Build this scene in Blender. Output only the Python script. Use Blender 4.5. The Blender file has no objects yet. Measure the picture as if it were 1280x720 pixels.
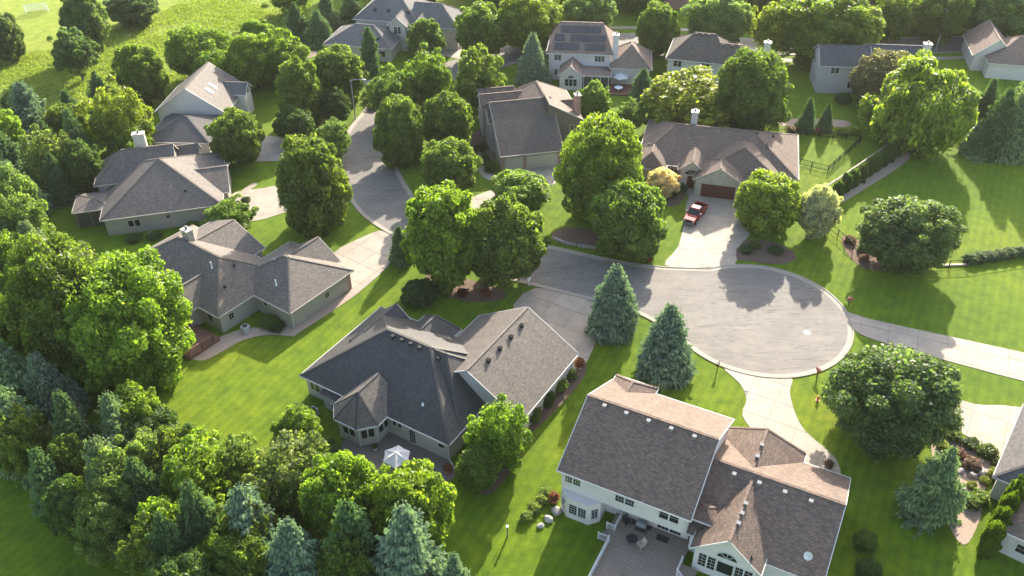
import bpy, bmesh, math, random
import numpy as np
from mathutils import Vector, Matrix
from mathutils.geometry import tessellate_polygon

# ------------------------------------------------------------------ camera, sky, sun
scene = bpy.context.scene
COL = scene.collection
R = math.radians
random.seed(7)

cam_d = bpy.data.cameras.new('camera')
cam_d.sensor_fit = 'HORIZONTAL'; cam_d.sensor_width = 36.0
cam_d.lens = 36.0 * 1080 / 1280
cam_d.clip_start = 1.0; cam_d.clip_end = 3000
cam = bpy.data.objects.new('camera', cam_d)
COL.objects.link(cam)
cam.location = (0, 0, 70)
cam.matrix_world = Matrix.Translation((0, 0, 70)) @ Matrix.Rotation(R(90 - 36.8), 4, 'X') @ Matrix.Rotation(R(-0.6), 4, 'Z')
scene.camera = cam

SUN_EL, SUN_AZ = 25.5, 20.0
w = bpy.data.worlds.new('World'); scene.world = w; w.use_nodes = True
wn = w.node_tree.nodes; wl = w.node_tree.links
sky = wn.new('ShaderNodeTexSky'); sky.sky_type = 'NISHITA'; sky.sun_disc = False
sky.sun_elevation = R(SUN_EL); sky.sun_rotation = R(SUN_AZ)
sky.air_density = 1.2; sky.dust_density = 2.5
wn['Background'].inputs[1].default_value = 0.15
wl.new(sky.outputs[0], wn['Background'].inputs[0])
sd = bpy.data.lights.new('sun', 'SUN'); sd.energy = 4.35; sd.angle = R(0.6); sd.color = (1.0, 0.92, 0.78)
so = bpy.data.objects.new('sun', sd); COL.objects.link(so)
e, a = R(SUN_EL), R(SUN_AZ)
sdir = Vector((math.sin(a) * math.cos(e), math.cos(a) * math.cos(e), math.sin(e)))
so.rotation_euler = sdir.to_track_quat('Z', 'Y').to_euler(); so.location = (60, 120, 120)
vs = scene.view_settings
vs.view_transform = 'Standard'; vs.look = 'None'; vs.exposure = 1.83; vs.gamma = 1.0; vs.use_curve_mapping = False
scene.cycles.max_bounces = 12; scene.cycles.diffuse_bounces = 7
scene.render.resolution_x = 1024; scene.render.resolution_y = 576

# ------------------------------------------------------------------ materials
MATS = {}
def new_mat(name):
    m = bpy.data.materials.new(name); m.use_nodes = True
    nt = m.node_tree
    b = nt.nodes['Principled BSDF']
    MATS[name] = m
    return m, nt, b
def N(nt, t, **kw):
    n = nt.nodes.new(t)
    for k, v in kw.items(): setattr(n, k, v)
    return n
def ramp(nt, fac, stops):
    r = N(nt, 'ShaderNodeValToRGB')
    els = r.color_ramp.elements
    while len(els) < len(stops): els.new(0.5)
    for el, (p, c) in zip(els, stops):
        el.position = p; el.color = (c[0], c[1], c[2], 1)
    nt.links.new(fac, r.inputs[0])
    return r.outputs[0]
def noise(nt, vec, scale, detail=3, rough=0.55, dist=0.0):
    n = N(nt, 'ShaderNodeTexNoise'); n.inputs['Scale'].default_value = scale
    n.inputs['Detail'].default_value = detail; n.inputs['Roughness'].default_value = rough
    n.inputs['Distortion'].default_value = dist
    if vec is not None: nt.links.new(vec, n.inputs['Vector'])
    return n.outputs['Fac']
def mixc(nt, fac, c1, c2, mode='MIX'):
    m = N(nt, 'ShaderNodeMix', data_type='RGBA', blend_type=mode)
    for sock, val in ((m.inputs[0], fac), (m.inputs[6], c1), (m.inputs[7], c2)):
        if isinstance(val, (int, float)): sock.default_value = val
        elif isinstance(val, tuple): sock.default_value = (*val[:3], 1)
        else: nt.links.new(val, sock)
    return m.outputs[2]
def bump(nt, b, h, strength, dist):
    n = N(nt, 'ShaderNodeBump'); n.inputs['Strength'].default_value = strength; n.inputs['Distance'].default_value = dist
    nt.links.new(h, n.inputs['Height']); nt.links.new(n.outputs[0], b.inputs['Normal'])
def pos(nt): return N(nt, 'ShaderNodeNewGeometry').outputs['Position']
def objc(nt): return N(nt, 'ShaderNodeTexCoord').outputs['Object']
def uvc(nt): return N(nt, 'ShaderNodeTexCoord').outputs['UV']
def mapping(nt, vec, scale=(1, 1, 1), rot=(0, 0, 0), loc=(0, 0, 0)):
    m = N(nt, 'ShaderNodeMapping'); m.inputs['Scale'].default_value = scale; m.inputs['Rotation'].default_value = rot
    m.inputs['Location'].default_value = loc
    nt.links.new(vec, m.inputs['Vector']); return m.outputs[0]

def grass_mat(name, dark, mid, light, stripe=0.0, ang=0.0):
    m, nt, b = new_mat(name)
    p = pos(nt)
    big = noise(nt, p, 0.045, 4, 0.6)
    med = noise(nt, p, 0.6, 4, 0.6)
    fine = noise(nt, p, 6.0, 3, 0.7)
    c = ramp(nt, big, [(0.3, dark), (0.5, mid), (0.72, light)])
    c2 = ramp(nt, med, [(0.3, (0.58, 0.68, 0.6)), (0.66, (1.2, 1.1, 1.0))])
    c = mixc(nt, 1.0, c, c2, 'MULTIPLY')
    c3 = ramp(nt, fine, [(0.3, (0.6, 0.65, 0.6)), (0.68, (1.25, 1.2, 1.15))])
    c = mixc(nt, 1.0, c, c3, 'MULTIPLY')
    dry = noise(nt, p, 0.13, 5, 0.7, 1.0)
    c = mixc(nt, ramp(nt, dry, [(0.60, (0, 0, 0)), (0.78, (0.55,) * 3)]), c, (0.17, 0.165, 0.03))
    if stripe:
        wv = N(nt, 'ShaderNodeTexWave'); wv.inputs['Scale'].default_value = 0.28
        wv.inputs['Distortion'].default_value = 1.2; wv.inputs['Detail'].default_value = 2
        nt.links.new(mapping(nt, p, rot=(0, 0, ang)), wv.inputs['Vector'])
        c4 = ramp(nt, wv.outputs['Fac'], [(0.3, (1 - stripe,) * 3), (0.7, (1 + stripe * .5,) * 3)])
        c = mixc(nt, 1.0, c, c4, 'MULTIPLY')
    nt.links.new(c, b.inputs['Base Color']); b.inputs['Roughness'].default_value = 0.9
    b.inputs['Specular IOR Level'].default_value = 0.15
    try:
        b.inputs['Sheen Weight'].default_value = 0.25; b.inputs['Sheen Tint'].default_value = (0.6, 0.9, 0.1, 1); b.inputs['Sheen Roughness'].default_value = 0.4
    except Exception: pass
    hh = N(nt, 'ShaderNodeMath', operation='ADD'); nt.links.new(fine, hh.inputs[0]); nt.links.new(noise(nt, p, 22.0, 2, 0.6), hh.inputs[1])
    bump(nt, b, hh.outputs[0], 0.7, 0.10)
    return m
grass_mat('lawn', (0.066, 0.122, 0.004), (0.094, 0.154, 0.004), (0.142, 0.180, 0.006), 0.09, 0.5)
grass_mat('park_grass', (0.13, 0.165, 0.02), (0.165, 0.195, 0.03), (0.20, 0.21, 0.045), 0.08, 1.0)
grass_mat('meadow_grass', (0.115, 0.155, 0.022), (0.155, 0.19, 0.03), (0.20, 0.22, 0.045))

def asphalt_mat():
    m, nt, b = new_mat('asphalt')
    p = pos(nt)
    c = ramp(nt, noise(nt, p, 0.25, 4, 0.6), [(0.3, (0.135, 0.118, 0.102)), (0.7, (0.185, 0.162, 0.139))])
    c = mixc(nt, 1.0, c, ramp(nt, noise(nt, p, 9, 3, 0.8), [(0.25, (0.72,) * 3), (0.7, (1.12,) * 3)]), 'MULTIPLY')
    # worn sweeping tyre tracks round the turning circle
    wv = N(nt, 'ShaderNodeTexWave', wave_type='RINGS', rings_direction='Z'); wv.inputs['Scale'].default_value = 0.22
    wv.inputs['Distortion'].default_value = 3.5; wv.inputs['Detail'].default_value = 4; wv.inputs['Detail Scale'].default_value = 1.6
    nt.links.new(mapping(nt, p, loc=(-31.8, -86.8, 0)), wv.inputs['Vector'])
    c = mixc(nt, 1.0, c, ramp(nt, wv.outputs['Fac'], [(0.2, (0.965,) * 3), (0.8, (1.015,) * 3)]), 'MULTIPLY')
    st = noise(nt, mapping(nt, p, scale=(0.25, 2.2, 1), rot=(0, 0, 0.35)), 0.8, 5, 0.7, 1.5)
    c = mixc(nt, 1.0, c, ramp(nt, st, [(0.36, (0.62,) * 3), (0.46, (0.97,) * 3), (0.7, (1.10,) * 3)]), 'MULTIPLY')
    cr = noise(nt, mapping(nt, p, scale=(1, 1, 1)), 0.35, 6, 0.62, 2.2)
    ab = N(nt, 'ShaderNodeMath', operation='SUBTRACT'); nt.links.new(cr, ab.inputs[0]); ab.inputs[1].default_value = 0.5
    ab2 = N(nt, 'ShaderNodeMath', operation='ABSOLUTE'); nt.links.new(ab.outputs[0], ab2.inputs[0])
    c = mixc(nt, 1.0, c, ramp(nt, ab2.outputs[0], [(0.0, (0.62,) * 3), (0.006, (1, 1, 1))]), 'MULTIPLY')
    nt.links.new(c, b.inputs['Base Color']); b.inputs['Roughness'].default_value = 0.85
    bump(nt, b, noise(nt, p, 14, 2, .6), 0.3, 0.02)
asphalt_mat()

def concrete_mat(name, base, var=0.12):
    m, nt, b = new_mat(name)
    p = pos(nt)
    oi = N(nt, 'ShaderNodeObjectInfo')
    c = ramp(nt, noise(nt, p, 0.5, 5, 0.65), [(0.3, tuple(x * (1 - var) for x in base)), (0.7, tuple(min(x * (1 + var), .9) for x in base))])
    c = mixc(nt, 1.0, c, ramp(nt, noise(nt, p, 12, 2, 0.7), [(0.3, (0.88,) * 3), (0.7, (1.06,) * 3)]), 'MULTIPLY')
    c = mixc(nt, 1.0, c, ramp(nt, oi.outputs['Random'], [(0, (0.90, 0.90, 0.91)), (1, (1.05, 1.04, 1.02))]), 'MULTIPLY')
    c = mixc(nt, 1.0, c, ramp(nt, noise(nt, p, 1.3, 5, 0.75, 2), [(0.3, (0.78, 0.76, 0.72)), (0.42, (1, 1, 1))]), 'MULTIPLY')
    nt.links.new(c, b.inputs['Base Color']); b.inputs['Roughness'].default_value = 0.8
    bump(nt, b, noise(nt, p, 20, 2, .6), 0.15, 0.01)
concrete_mat('concrete', (0.305, 0.25, 0.195), .18)
concrete_mat('kerb_concrete', (0.275, 0.23, 0.182))
concrete_mat('joint', (0.16, 0.135, 0.11))
concrete_mat('stone', (0.33, 0.29, 0.26), 0.25)
concrete_mat('brown_stone', (0.21, 0.13, 0.10), 0.3)

def mulch_mat(name, c0, c1):
    m, nt, b = new_mat(name)
    p = pos(nt)
    c = ramp(nt, noise(nt, p, 5, 5, 0.8), [(0.3, c0), (0.7, c1)])
    nt.links.new(c, b.inputs['Base Color']); b.inputs['Roughness'].default_value = 0.95
    bump(nt, b, noise(nt, p, 8, 4, .7), 0.8, 0.08)
mulch_mat('mulch', (0.06, 0.035, 0.022), (0.16, 0.10, 0.07))
mulch_mat('gravel', (0.22, 0.15, 0.11), (0.42, 0.32, 0.25))

def shingle_mat(name, base, var=0.3, warm=(1.1, 1.0, 0.92), rough=0.85, spec=0.25):
    m, nt, b = new_mat(name)
    uv = uvc(nt)
    br = N(nt, 'ShaderNodeTexBrick'); br.offset = 0.5; br.squash = 1.0
    br.inputs['Scale'].default_value = 1.0; br.inputs['Brick Width'].default_value = 0.38; br.inputs['Row Height'].default_value = 0.19
    br.inputs['Mortar Size'].default_value = 0.016; br.inputs['Bias'].default_value = 0.0
    dk = tuple(x * (1 - var) for x in base); lt = tuple(x * (1 + var) * k for x, k in zip(base, warm))
    br.inputs['Color1'].default_value = (*dk, 1); br.inputs['Color2'].default_value = (*lt, 1)
    br.inputs['Mortar'].default_value = (*[x * 0.38 for x in base], 1)
    nt.links.new(uv, br.inputs['Vector'])
    # architectural blend: tabs of different tone
    c = br.outputs['Color']
    tab = noise(nt, mapping(nt, uv, scale=(1.0, 1.9, 1)), 2.4, 3, 0.75)
    c = mixc(nt, 1.0, c, ramp(nt, tab, [(0.32, (0.80,) * 3), (0.66, (1.16, 1.14, 1.11))]), 'MULTIPLY')
    st = noise(nt, mapping(nt, uv, scale=(0.9, 0.12, 1)), 0.9, 4, 0.6)
    c = mixc(nt, 1.0, c, ramp(nt, st, [(0.3, (0.86,) * 3), (0.7, (1.08,) * 3)]), 'MULTIPLY')
    nt.links.new(c, b.inputs['Base Color']); b.inputs['Roughness'].default_value = rough
    b.inputs['Specular IOR Level'].default_value = spec
    bump(nt, b, br.outputs['Fac'], -0.5, 0.03)
shingle_mat('shingle_charcoal', (0.050, 0.0475, 0.047), .2, rough=.68, spec=.36)
shingle_mat('shingle_weathered', (0.122, 0.107, 0.095), .2, rough=.75, spec=.3)
shingle_mat('shingle_brown', (0.140, 0.106, 0.089), .22)
shingle_mat('shingle_umber', (0.102, 0.086, 0.074), .22)
shingle_mat('shingle_grey', (0.13, 0.127, 0.128), .18)
shingle_mat('shingle_slate', (0.092, 0.09, 0.094), .18)
shingle_mat('shingle_tan', (0.20, 0.15, 0.125), .2)

def siding_mat(name, base):
    m, nt, b = new_mat(name)
    uv = uvc(nt)
    wv = N(nt, 'ShaderNodeTexWave', bands_direction='Y', wave_profile='SAW'); wv.inputs['Scale'].default_value = 1.0 / 0.13 / 6.2832 * 2 * math.pi / 2 / math.pi * 1.0
    nt.links.new(uv, wv.inputs['Vector'])
    wv.inputs['Scale'].default_value = 1.15
    c = ramp(nt, wv.outputs['Fac'], [(0.0, tuple(x * 0.70 for x in base)), (0.12, base), (1.0, base)])
    c = mixc(nt, 1.0, c, ramp(nt, noise(nt, uv, 0.7, 4, .6), [(0.3, (0.92,) * 3), (0.7, (1.04,) * 3)]), 'MULTIPLY')
    nt.links.new(c, b.inputs['Base Color']); b.inputs['Roughness'].default_value = 0.6
    bump(nt, b, wv.outputs['Fac'], 0.35, 0.02)
siding_mat('siding_white', (0.56, 0.505, 0.48))
siding_mat('siding_cream', (0.46, 0.41, 0.345))
siding_mat('siding_taupe', (0.31, 0.275, 0.235))
siding_mat('siding_sage', (0.31, 0.275, 0.23))
siding_mat('siding_grey', (0.42, 0.385, 0.37))
siding_mat('siding_brown', (0.125, 0.095, 0.075))

def brick_mat(name, c1, c2, mo):
    m, nt, b = new_mat(name)
    br = N(nt, 'ShaderNodeTexBrick'); br.inputs['Scale'].default_value = 1
    br.inputs['Brick Width'].default_value = 0.30; br.inputs['Row Height'].default_value = 0.10; br.inputs['Mortar Size'].default_value = 0.012
    br.inputs['Color1'].default_value = (*c1, 1); br.inputs['Color2'].default_value = (*c2, 1); br.inputs['Mortar'].default_value = (*mo, 1)
    nt.links.new(uvc(nt), br.inputs['Vector'])
    c = mixc(nt, 1.0, br.outputs['Color'], ramp(nt, noise(nt, uvc(nt), 1.6, 4, .7), [(0.3, (0.8,) * 3), (0.7, (1.15,) * 3)]), 'MULTIPLY')
    nt.links.new(c, b.inputs['Base Color']); b.inputs['Roughness'].default_value = 0.85
    bump(nt, b, br.outputs['Fac'], -0.4, 0.01)
brick_mat('brick_red', (0.26, 0.10, 0.07), (0.34, 0.15, 0.10), (0.33, 0.28, 0.24))
brick_mat('brick_buff', (0.36, 0.30, 0.24), (0.44, 0.37, 0.30), (0.42, 0.38, 0.33))
brick_mat('paver', (0.23, 0.165, 0.14), (0.30, 0.225, 0.19), (0.14, 0.11, 0.095))

def plain(name, c, rough=0.6, metal=0.0, spec=0.5, var=0.06, scale=3.0):
    m, nt, b = new_mat(name)
    cc = ramp(nt, noise(nt, objc(nt), scale, 4, .6), [(0.3, tuple(x * (1 - var * 2) for x in c)), (0.7, tuple(min(1, x * (1 + var)) for x in c))])
    nt.links.new(cc, b.inputs['Base Color']); b.inputs['Roughness'].default_value = rough
    b.inputs['Metallic'].default_value = metal; b.inputs['Specular IOR Level'].default_value = spec
    return m
plain('trim_white', (0.50, 0.475, 0.45), 0.6)
plain('trim_tan', (0.42, 0.36, 0.30), 0.5)
plain('door_tan', (0.42, 0.36, 0.29), 0.5)
plain('door_white', (0.62, 0.60, 0.56), 0.5)
plain('door_oxblood', (0.085, 0.022, 0.015), 0.4)
plain('glass', (0.012, 0.014, 0.016), 0.06, spec=0.8)
plain('glass_blue', (0.015, 0.02, 0.025), 0.12, spec=0.4)
plain('metal_galv', (0.17, 0.17, 0.175), 0.7, spec=0.2)
plain('metal_dark', (0.03, 0.03, 0.03), 0.8, spec=0.15)
plain('metal_black', (0.015, 0.015, 0.016), 0.9, spec=0.08)
plain('metal_pole', (0.38, 0.38, 0.37), 0.45, 0.4)
plain('solar', (0.035, 0.028, 0.028), 0.22, spec=0.6)
plain('truck_red', (0.26, 0.008, 0.018), 0.5, spec=0.2)
plain('car_dark', (0.03, 0.032, 0.036), 0.25, spec=0.7)
plain('car_silver', (0.35, 0.36, 0.37), 0.25, 0.3)
plain('tyre', (0.012, 0.012, 0.012), 0.8)
plain('rim', (0.45, 0.45, 0.46), 0.3, 0.8)
plain('lamp_lens', (0.5, 0.5, 0.48), 0.2)
plain('tail_red', (0.35, 0.02, 0.02), 0.3)
plain('canvas_white', (0.52, 0.485, 0.46), 0.9)
plain('wood_cedar', (0.16, 0.065, 0.04), 0.7, var=0.15, scale=6)
plain('wood_grey', (0.17, 0.145, 0.125), 0.8, var=0.15, scale=6)
plain('wood_pale', (0.40, 0.33, 0.24), 0.8, var=0.15)
plain('terracotta', (0.38, 0.15, 0.08), 0.7)
plain('plastic_white', (0.75, 0.75, 0.74), 0.5)
plain('ac_grey', (0.40, 0.40, 0.37), 0.5)
plain('manhole_iron', (0.36, 0.33, 0.29), 0.5)
plain('screen_mesh', (0.05, 0.05, 0.05), 0.5)
plain('mail_black', (0.03, 0.028, 0.027), 0.4)
plain('mail_red', (0.30, 0.09, 0.06), 0.6)
plain('hydrant', (0.45, 0.12, 0.04), 0.5)
plain('dish_grey', (0.55, 0.55, 0.54), 0.4)
m, nt, b = new_mat('deck_boards')
wv = N(nt, 'ShaderNodeTexWave', bands_direction='Y'); wv.inputs['Scale'].default_value = 1.1
nt.links.new(uvc(nt), wv.inputs['Vector'])
c = ramp(nt, wv.outputs['Fac'], [(0.0, (0.10, 0.072, 0.054)), (0.2, (0.215, 0.16, 0.122)), (1, (0.24, 0.18, 0.136))])
c = mixc(nt, 1.0, c, ramp(nt, noise(nt, mapping(nt, uvc(nt), scale=(0.3, 3, 1)), 1.0, 4, .7), [(0.3, (0.75,) * 3), (0.7, (1.15,) * 3)]), 'MULTIPLY')
nt.links.new(c, b.inputs['Base Color']); b.inputs['Roughness'].default_value = 0.8

def leaf_mat(name, trans=0.45, rough=0.48):
    m = bpy.data.materials.new(name); m.use_nodes = True; nt = m.node_tree; MATS[name] = m
    b = nt.nodes['Principled BSDF']; out = nt.nodes['Material Output']
    oi = N(nt, 'ShaderNodeObjectInfo')
    at = N(nt, 'ShaderNodeAttribute', attribute_name='tone')
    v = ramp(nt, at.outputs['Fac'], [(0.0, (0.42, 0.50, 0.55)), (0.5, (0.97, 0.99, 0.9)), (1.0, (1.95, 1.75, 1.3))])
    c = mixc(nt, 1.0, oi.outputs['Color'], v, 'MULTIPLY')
    nt.links.new(c, b.inputs['Base Color']); b.inputs['Roughness'].default_value = rough; b.inputs['Specular IOR Level'].default_value = 0.45
    t = N(nt, 'ShaderNodeBsdfTranslucent')
    tc = mixc(nt, 1.0, c, (1.08, 1.26, 0.55), 'MULTIPLY'); nt.links.new(tc, t.inputs[0])
    mx = N(nt, 'ShaderNodeMixShader'); mx.inputs[0].default_value = trans
    nt.links.new(b.outputs[0], mx.inputs[1]); nt.links.new(t.outputs[0], mx.inputs[2]); nt.links.new(mx.outputs[0], out.inputs[0])
leaf_mat('leaf', 0.64)
leaf_mat('needle', 0.4, 0.65)
leaf_mat('blade', 0.6)
m, nt, b = new_mat('bark')
c = ramp(nt, noise(nt, mapping(nt, objc(nt), scale=(6, 6, 1)), 2, 4, .7), [(0.3, (0.05, 0.038, 0.03)), (0.7, (0.14, 0.11, 0.085))])
nt.links.new(c, b.inputs['Base Color']); b.inputs['Roughness'].default_value = 0.9

# ------------------------------------------------------------------ mesh helpers
def tag(o, label=None, cat=None, group=None, kind=None):
    if label: o['label'] = label
    if cat: o['category'] = cat
    if group: o['group'] = group
    if kind: o['kind'] = kind
    return o
def empty(name, loc=(0, 0, 0), rz=0.0, label=None, cat=None, group=None):
    o = bpy.data.objects.new(name, None); COL.objects.link(o)
    o.location = loc; o.rotation_euler = (0, 0, rz); o.empty_display_size = 0.3
    return tag(o, label, cat, group)
class MB:
    """collects faces of one mesh object"""
    def __init__(s): s.v = []; s.f = []
    def face(s, pts):
        i = len(s.v); s.v += [tuple(p) for p in pts]; s.f.append(tuple(range(i, i + len(pts)))); return s
    def solid(s, bot, top):
        n = len(bot); i = len(s.v); s.v += [tuple(p) for p in bot] + [tuple(p) for p in top]
        s.f.append(tuple(i + k for k in reversed(range(n)))); s.f.append(tuple(i + n + k for k in range(n)))
        for k in range(n):
            q = (k + 1) % n; s.f.append((i + k, i + q, i + n + q, i + n + k))
        return s
    def box(s, x0, x1, y0, y1, z0, z1):
        return s.solid([(x0, y0, z0), (x1, y0, z0), (x1, y1, z0), (x0, y1, z0)], [(x0, y0, z1), (x1, y0, z1), (x1, y1, z1), (x0, y1, z1)])
    def prism(s, poly, z0, z1):
        if sum(poly[i][0] * poly[(i + 1) % len(poly)][1] - poly[(i + 1) % len(poly)][0] * poly[i][1] for i in range(len(poly))) < 0: poly = poly[::-1]
        return s.solid([(x, y, z0) for x, y in poly], [(x, y, z1) for x, y in poly])
    def beam(s, p, q, wd, ht, up=(0, 0, 1)):
        p = Vector(p); q = Vector(q); d = (q - p).normalized(); u = Vector(up)
        side = d.cross(u)
        if side.length < 1e-4: side = d.cross(Vector((1, 0, 0)))
        side.normalize(); u = side.cross(d).normalized()
        a = side * wd / 2; b2 = u * ht / 2
        return s.solid([p - a - b2, p + a - b2, p + a + b2, p - a + b2][::-1], [q - a - b2, q + a - b2, q + a + b2, q - a + b2][::-1])
    def tube(s, p, q, r0, r1, n=8):
        p = Vector(p); q = Vector(q); d = (q - p).normalized()
        u = d.orthogonal().normalized(); v2 = d.cross(u)
        c = [(math.cos(2 * math.pi * k / n), math.sin(2 * math.pi * k / n)) for k in range(n)]
        return s.solid([p + u * x * r0 + v2 * y * r0 for x, y in c], [q + u * x * r1 + v2 * y * r1 for x, y in c])
    def cone(s, poly, apex):
        n = len(poly); i = len(s.v); s.v += [tuple(p) for p in poly] + [tuple(apex)]
        for k in range(n): s.f.append((i + k, i + (k + 1) % n, i + n))
        return s
    def build(s, name, mat, parent=None, smooth=False):
        me = bpy.data.meshes.new(name); me.from_pydata(s.v, [], s.f)
        me.materials.append(MATS[mat] if isinstance(mat, str) else mat)
        planar_uv(me)
        if smooth: me.shade_smooth()
        o = bpy.data.objects.new(name, me); COL.objects.link(o)
        if parent is not None: o.parent = parent
        return o
def planar_uv(me):
    me.update()
    uvl = me.uv_layers.new(name='uv').data
    vs_ = me.vertices
    Z = Vector((0, 0, 1))
    for p in me.polygons:
        n = p.normal
        if n.z < 0: n = -n
        t = Z.cross(n)
        if t.length < 0.05: t = Vector((1, 0, 0)); bt = Vector((0, 1, 0))
        else:
            t.normalize(); bt = n.cross(t)
        for li, vi in zip(p.loop_indices, p.vertices):
            c = vs_[vi].co; uvl[li].uv = (c.dot(t), c.dot(bt))
def copy_tree(o, parent=None):
    c = o.copy(); COL.objects.link(c); c.parent = parent
    for ch in o.children: copy_tree(ch, c)
    return c
def flat(name, poly, z, mat, kind='structure', label=None, cat=None, parent=None):
    v = [(x, y, z) for x, y in poly]
    tris = tessellate_polygon([[Vector(p) for p in v]])
    me = bpy.data.meshes.new(name); me.from_pydata(v, [], [tuple(t) for t in tris]); me.materials.append(MATS[mat]); me.update()
    if len(me.polygons) and me.polygons[0].normal.z < 0: me.flip_normals()
    o = bpy.data.objects.new(name, me); COL.objects.link(o)
    if parent is not None: o.parent = parent
    elif kind: o['kind'] = kind
    if label: o['label'] = label
    if cat: o['category'] = cat
    return o
def catmull(P, n=6, closed=False):
    out = []; L = len(P)
    rng = range(L) if closed else range(L - 1)
    for i in rng:
        g = (lambda k: P[k % L]) if closed else (lambda k: P[min(max(k, 0), L - 1)])
        p0, p1, p2, p3 = [np.array(g(i + k), float) for k in (-1, 0, 1, 2)]
        for k in range(n):
            t = k / n
            out.append(tuple(0.5 * (2 * p1 + (p2 - p0) * t + (2 * p0 - 5 * p1 + 4 * p2 - p3) * t * t + (3 * p1 - p0 - 3 * p2 + p3) * t ** 3)))
    if not closed: out.append(tuple(map(float, P[-1])))
    return out
def offset_line(P, d):
    """points of a polyline moved d to its left"""
    out = []
    for i, p in enumerate(P):
        a_ = np.array(P[max(i - 1, 0)]); b_ = np.array(P[min(i + 1, len(P) - 1)]); t = b_ - a_; t = t / (np.linalg.norm(t) + 1e-9)
        out.append((p[0] - t[1] * d, p[1] + t[0] * d))
    return out
def ribbon(name, P, prof, mat, kind='structure', parent=None):
    """sweep a profile [(offset, z)] along a polyline"""
    rows = [[(x, y, z) for x, y in offset_line(P, d)] for d, z in prof]
    v = []; f = []; n = len(P)
    for r_ in rows: v += r_
    for k in range(len(rows) - 1):
        for i in range(n - 1): f.append((k * n + i, k * n + i + 1, (k + 1) * n + i + 1, (k + 1) * n + i))
    me = bpy.data.meshes.new(name); me.from_pydata(v, [], f); me.materials.append(MATS[mat]); me.update()
    if me.polygons[0].normal.z < 0 : me.flip_normals()
    o = bpy.data.objects.new(name, me); COL.objects.link(o)
    if parent: o.parent = parent
    elif kind: o['kind'] = kind
    return o
def clip_half(poly, a_, b_, c_):
    out = []
    for i in range(len(poly)):
        p, q = poly[i], poly[(i + 1) % len(poly)]
        dp = a_ * p[0] + b_ * p[1] - c_; dq = a_ * q[0] + b_ * q[1] - c_
        if dp >= 0: out.append(p)
        if (dp >= 0) != (dq >= 0):
            t = dp / (dp - dq); out.append((p[0] + (q[0] - p[0]) * t, p[1] + (q[1] - p[1]) * t))
    return out
def area(poly): return 0.5 * sum(poly[i][0] * poly[(i + 1) % len(poly)][1] - poly[(i + 1) % len(poly)][0] * poly[i][1] for i in range(len(poly)))
def slabs(name, poly, ang, du, dv, label, mat='concrete', top=0.055, off=(0, 0), smooth=True):
    """paved area: a joint sheet with each poured slab its own child piece"""
    if area(poly) < 0: poly = poly[::-1]
    if smooth: poly = catmull(poly, 3, True)
    base = flat(name, poly, 0.022, 'joint'); base['label'] = label
    ca, sa = math.cos(ang), math.sin(ang)
    us = [x * ca + y * sa for x, y in poly]; vs2 = [-x * sa + y * ca for x, y in poly]
    g = 0.022
    u = math.floor(min(us) / du) * du + off[0] - du
    while u < max(us):
        v = math.floor(min(vs2) / dv) * dv + off[1] - dv
        while v < max(vs2):
            pl = clip_half(poly, ca, sa, u + g)
            if pl: pl = clip_half(pl, -ca, -sa, -(u + du - g))
            if pl: pl = clip_half(pl, -sa, ca, v + g)
            if pl: pl = clip_half(pl, sa, -ca, -(v + dv - g))
            if pl and abs(area(pl)) > 0.25:
                MB().prism(pl, 0.0, top + random.uniform(-0.006, 0.006)).build('slab', mat, base)
            v += dv
        u += du
    return base

# ------------------------------------------------------------------ ground, street, drives
flat('ground', [(-900, -200), (900, -200), (900, 1500), (-900, 1500)], 0.0, 'lawn')
flat('meadow', catmull([(-140, 160), (-115.9, 171.9), (-100.1, 181.6), (-82.7, 203.2), (-72, 254.4), (-46, 254), (-50.5, 218.7), (-50, 190), (-58.0, 165.0), (-66.0, 152.9), (-80, 146), (-84, 128), (-98.5, 118.4), (-140, 122)], 4, True), 0.008, 'meadow_grass')
flat('park_lawn', catmull([(-400, 150), (-140, 160.0), (-115.9, 172.0), (-100.1, 181.7), (-82.8, 203.3), (-72.5, 254.4), (-72, 420), (-400, 420)], 1, True), 0.012, 'park_grass')

UP = catmull([(-21.81, 161.82), (-19.7, 155.73), (-19.0, 148.62), (-19.6, 142.03), (-20.1, 134.37), (-18.97, 128.0), (-16.05, 119.86), (-12.82, 113.97), (-7.09, 109.08), (-1.1, 106.15), (4.48, 104.15), (11.43, 101.16), (16.88, 99.09), (21.25, 98.1)], 5)
LO = catmull([(-26.0, 157.0), (-27.6, 148.5), (-28.75, 143.86), (-29.5, 138.5), (-29.56, 130.25), (-27.85, 122.65), (-25.72, 117.83), (-22.72, 112.31), (-18.01, 107.11), (-11.35, 101.38), (-4.41, 97.16), (1.64, 94.45), (10.06, 90.74), (16.09, 87.7), (19.67, 84.11)], 5)
BC, BR = np.array((31.82, 86.82)), 11.66
ARC = [(BC[0] + BR * math.cos(R(t)), BC[1] + BR * math.sin(R(t))) for t in np.arange(112, -150, -4)]
OUT = UP + ARC + LO[::-1]
INN = offset_line(OUT, -0.72)
flat('road', INN, 0.016, 'asphalt')
ribbon('kerb', OUT, [(0.0, -0.02), (0.0, 0.115), (-0.17, 0.115), (-0.24, 0.035), (-0.74, 0.028), (-0.76, 0.0)], 'kerb_concrete')
cross = catmull([(-150, 150), (-80, 146) , (-48, 150), (-24, 160.5), (-12.5, 167), (-1.7, 174.6), (11, 181.5), (26.5, 183.0), (43.2, 180.6), (60.1, 178.6), (80.3, 178.6), (112, 180), (220, 184)][3:], 6)
cross = [(-27, 158.5)] + cross
ribbon('cross_street', cross, [(4.0, 0.02), (-4.0, 0.02)], 'asphalt')
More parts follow.
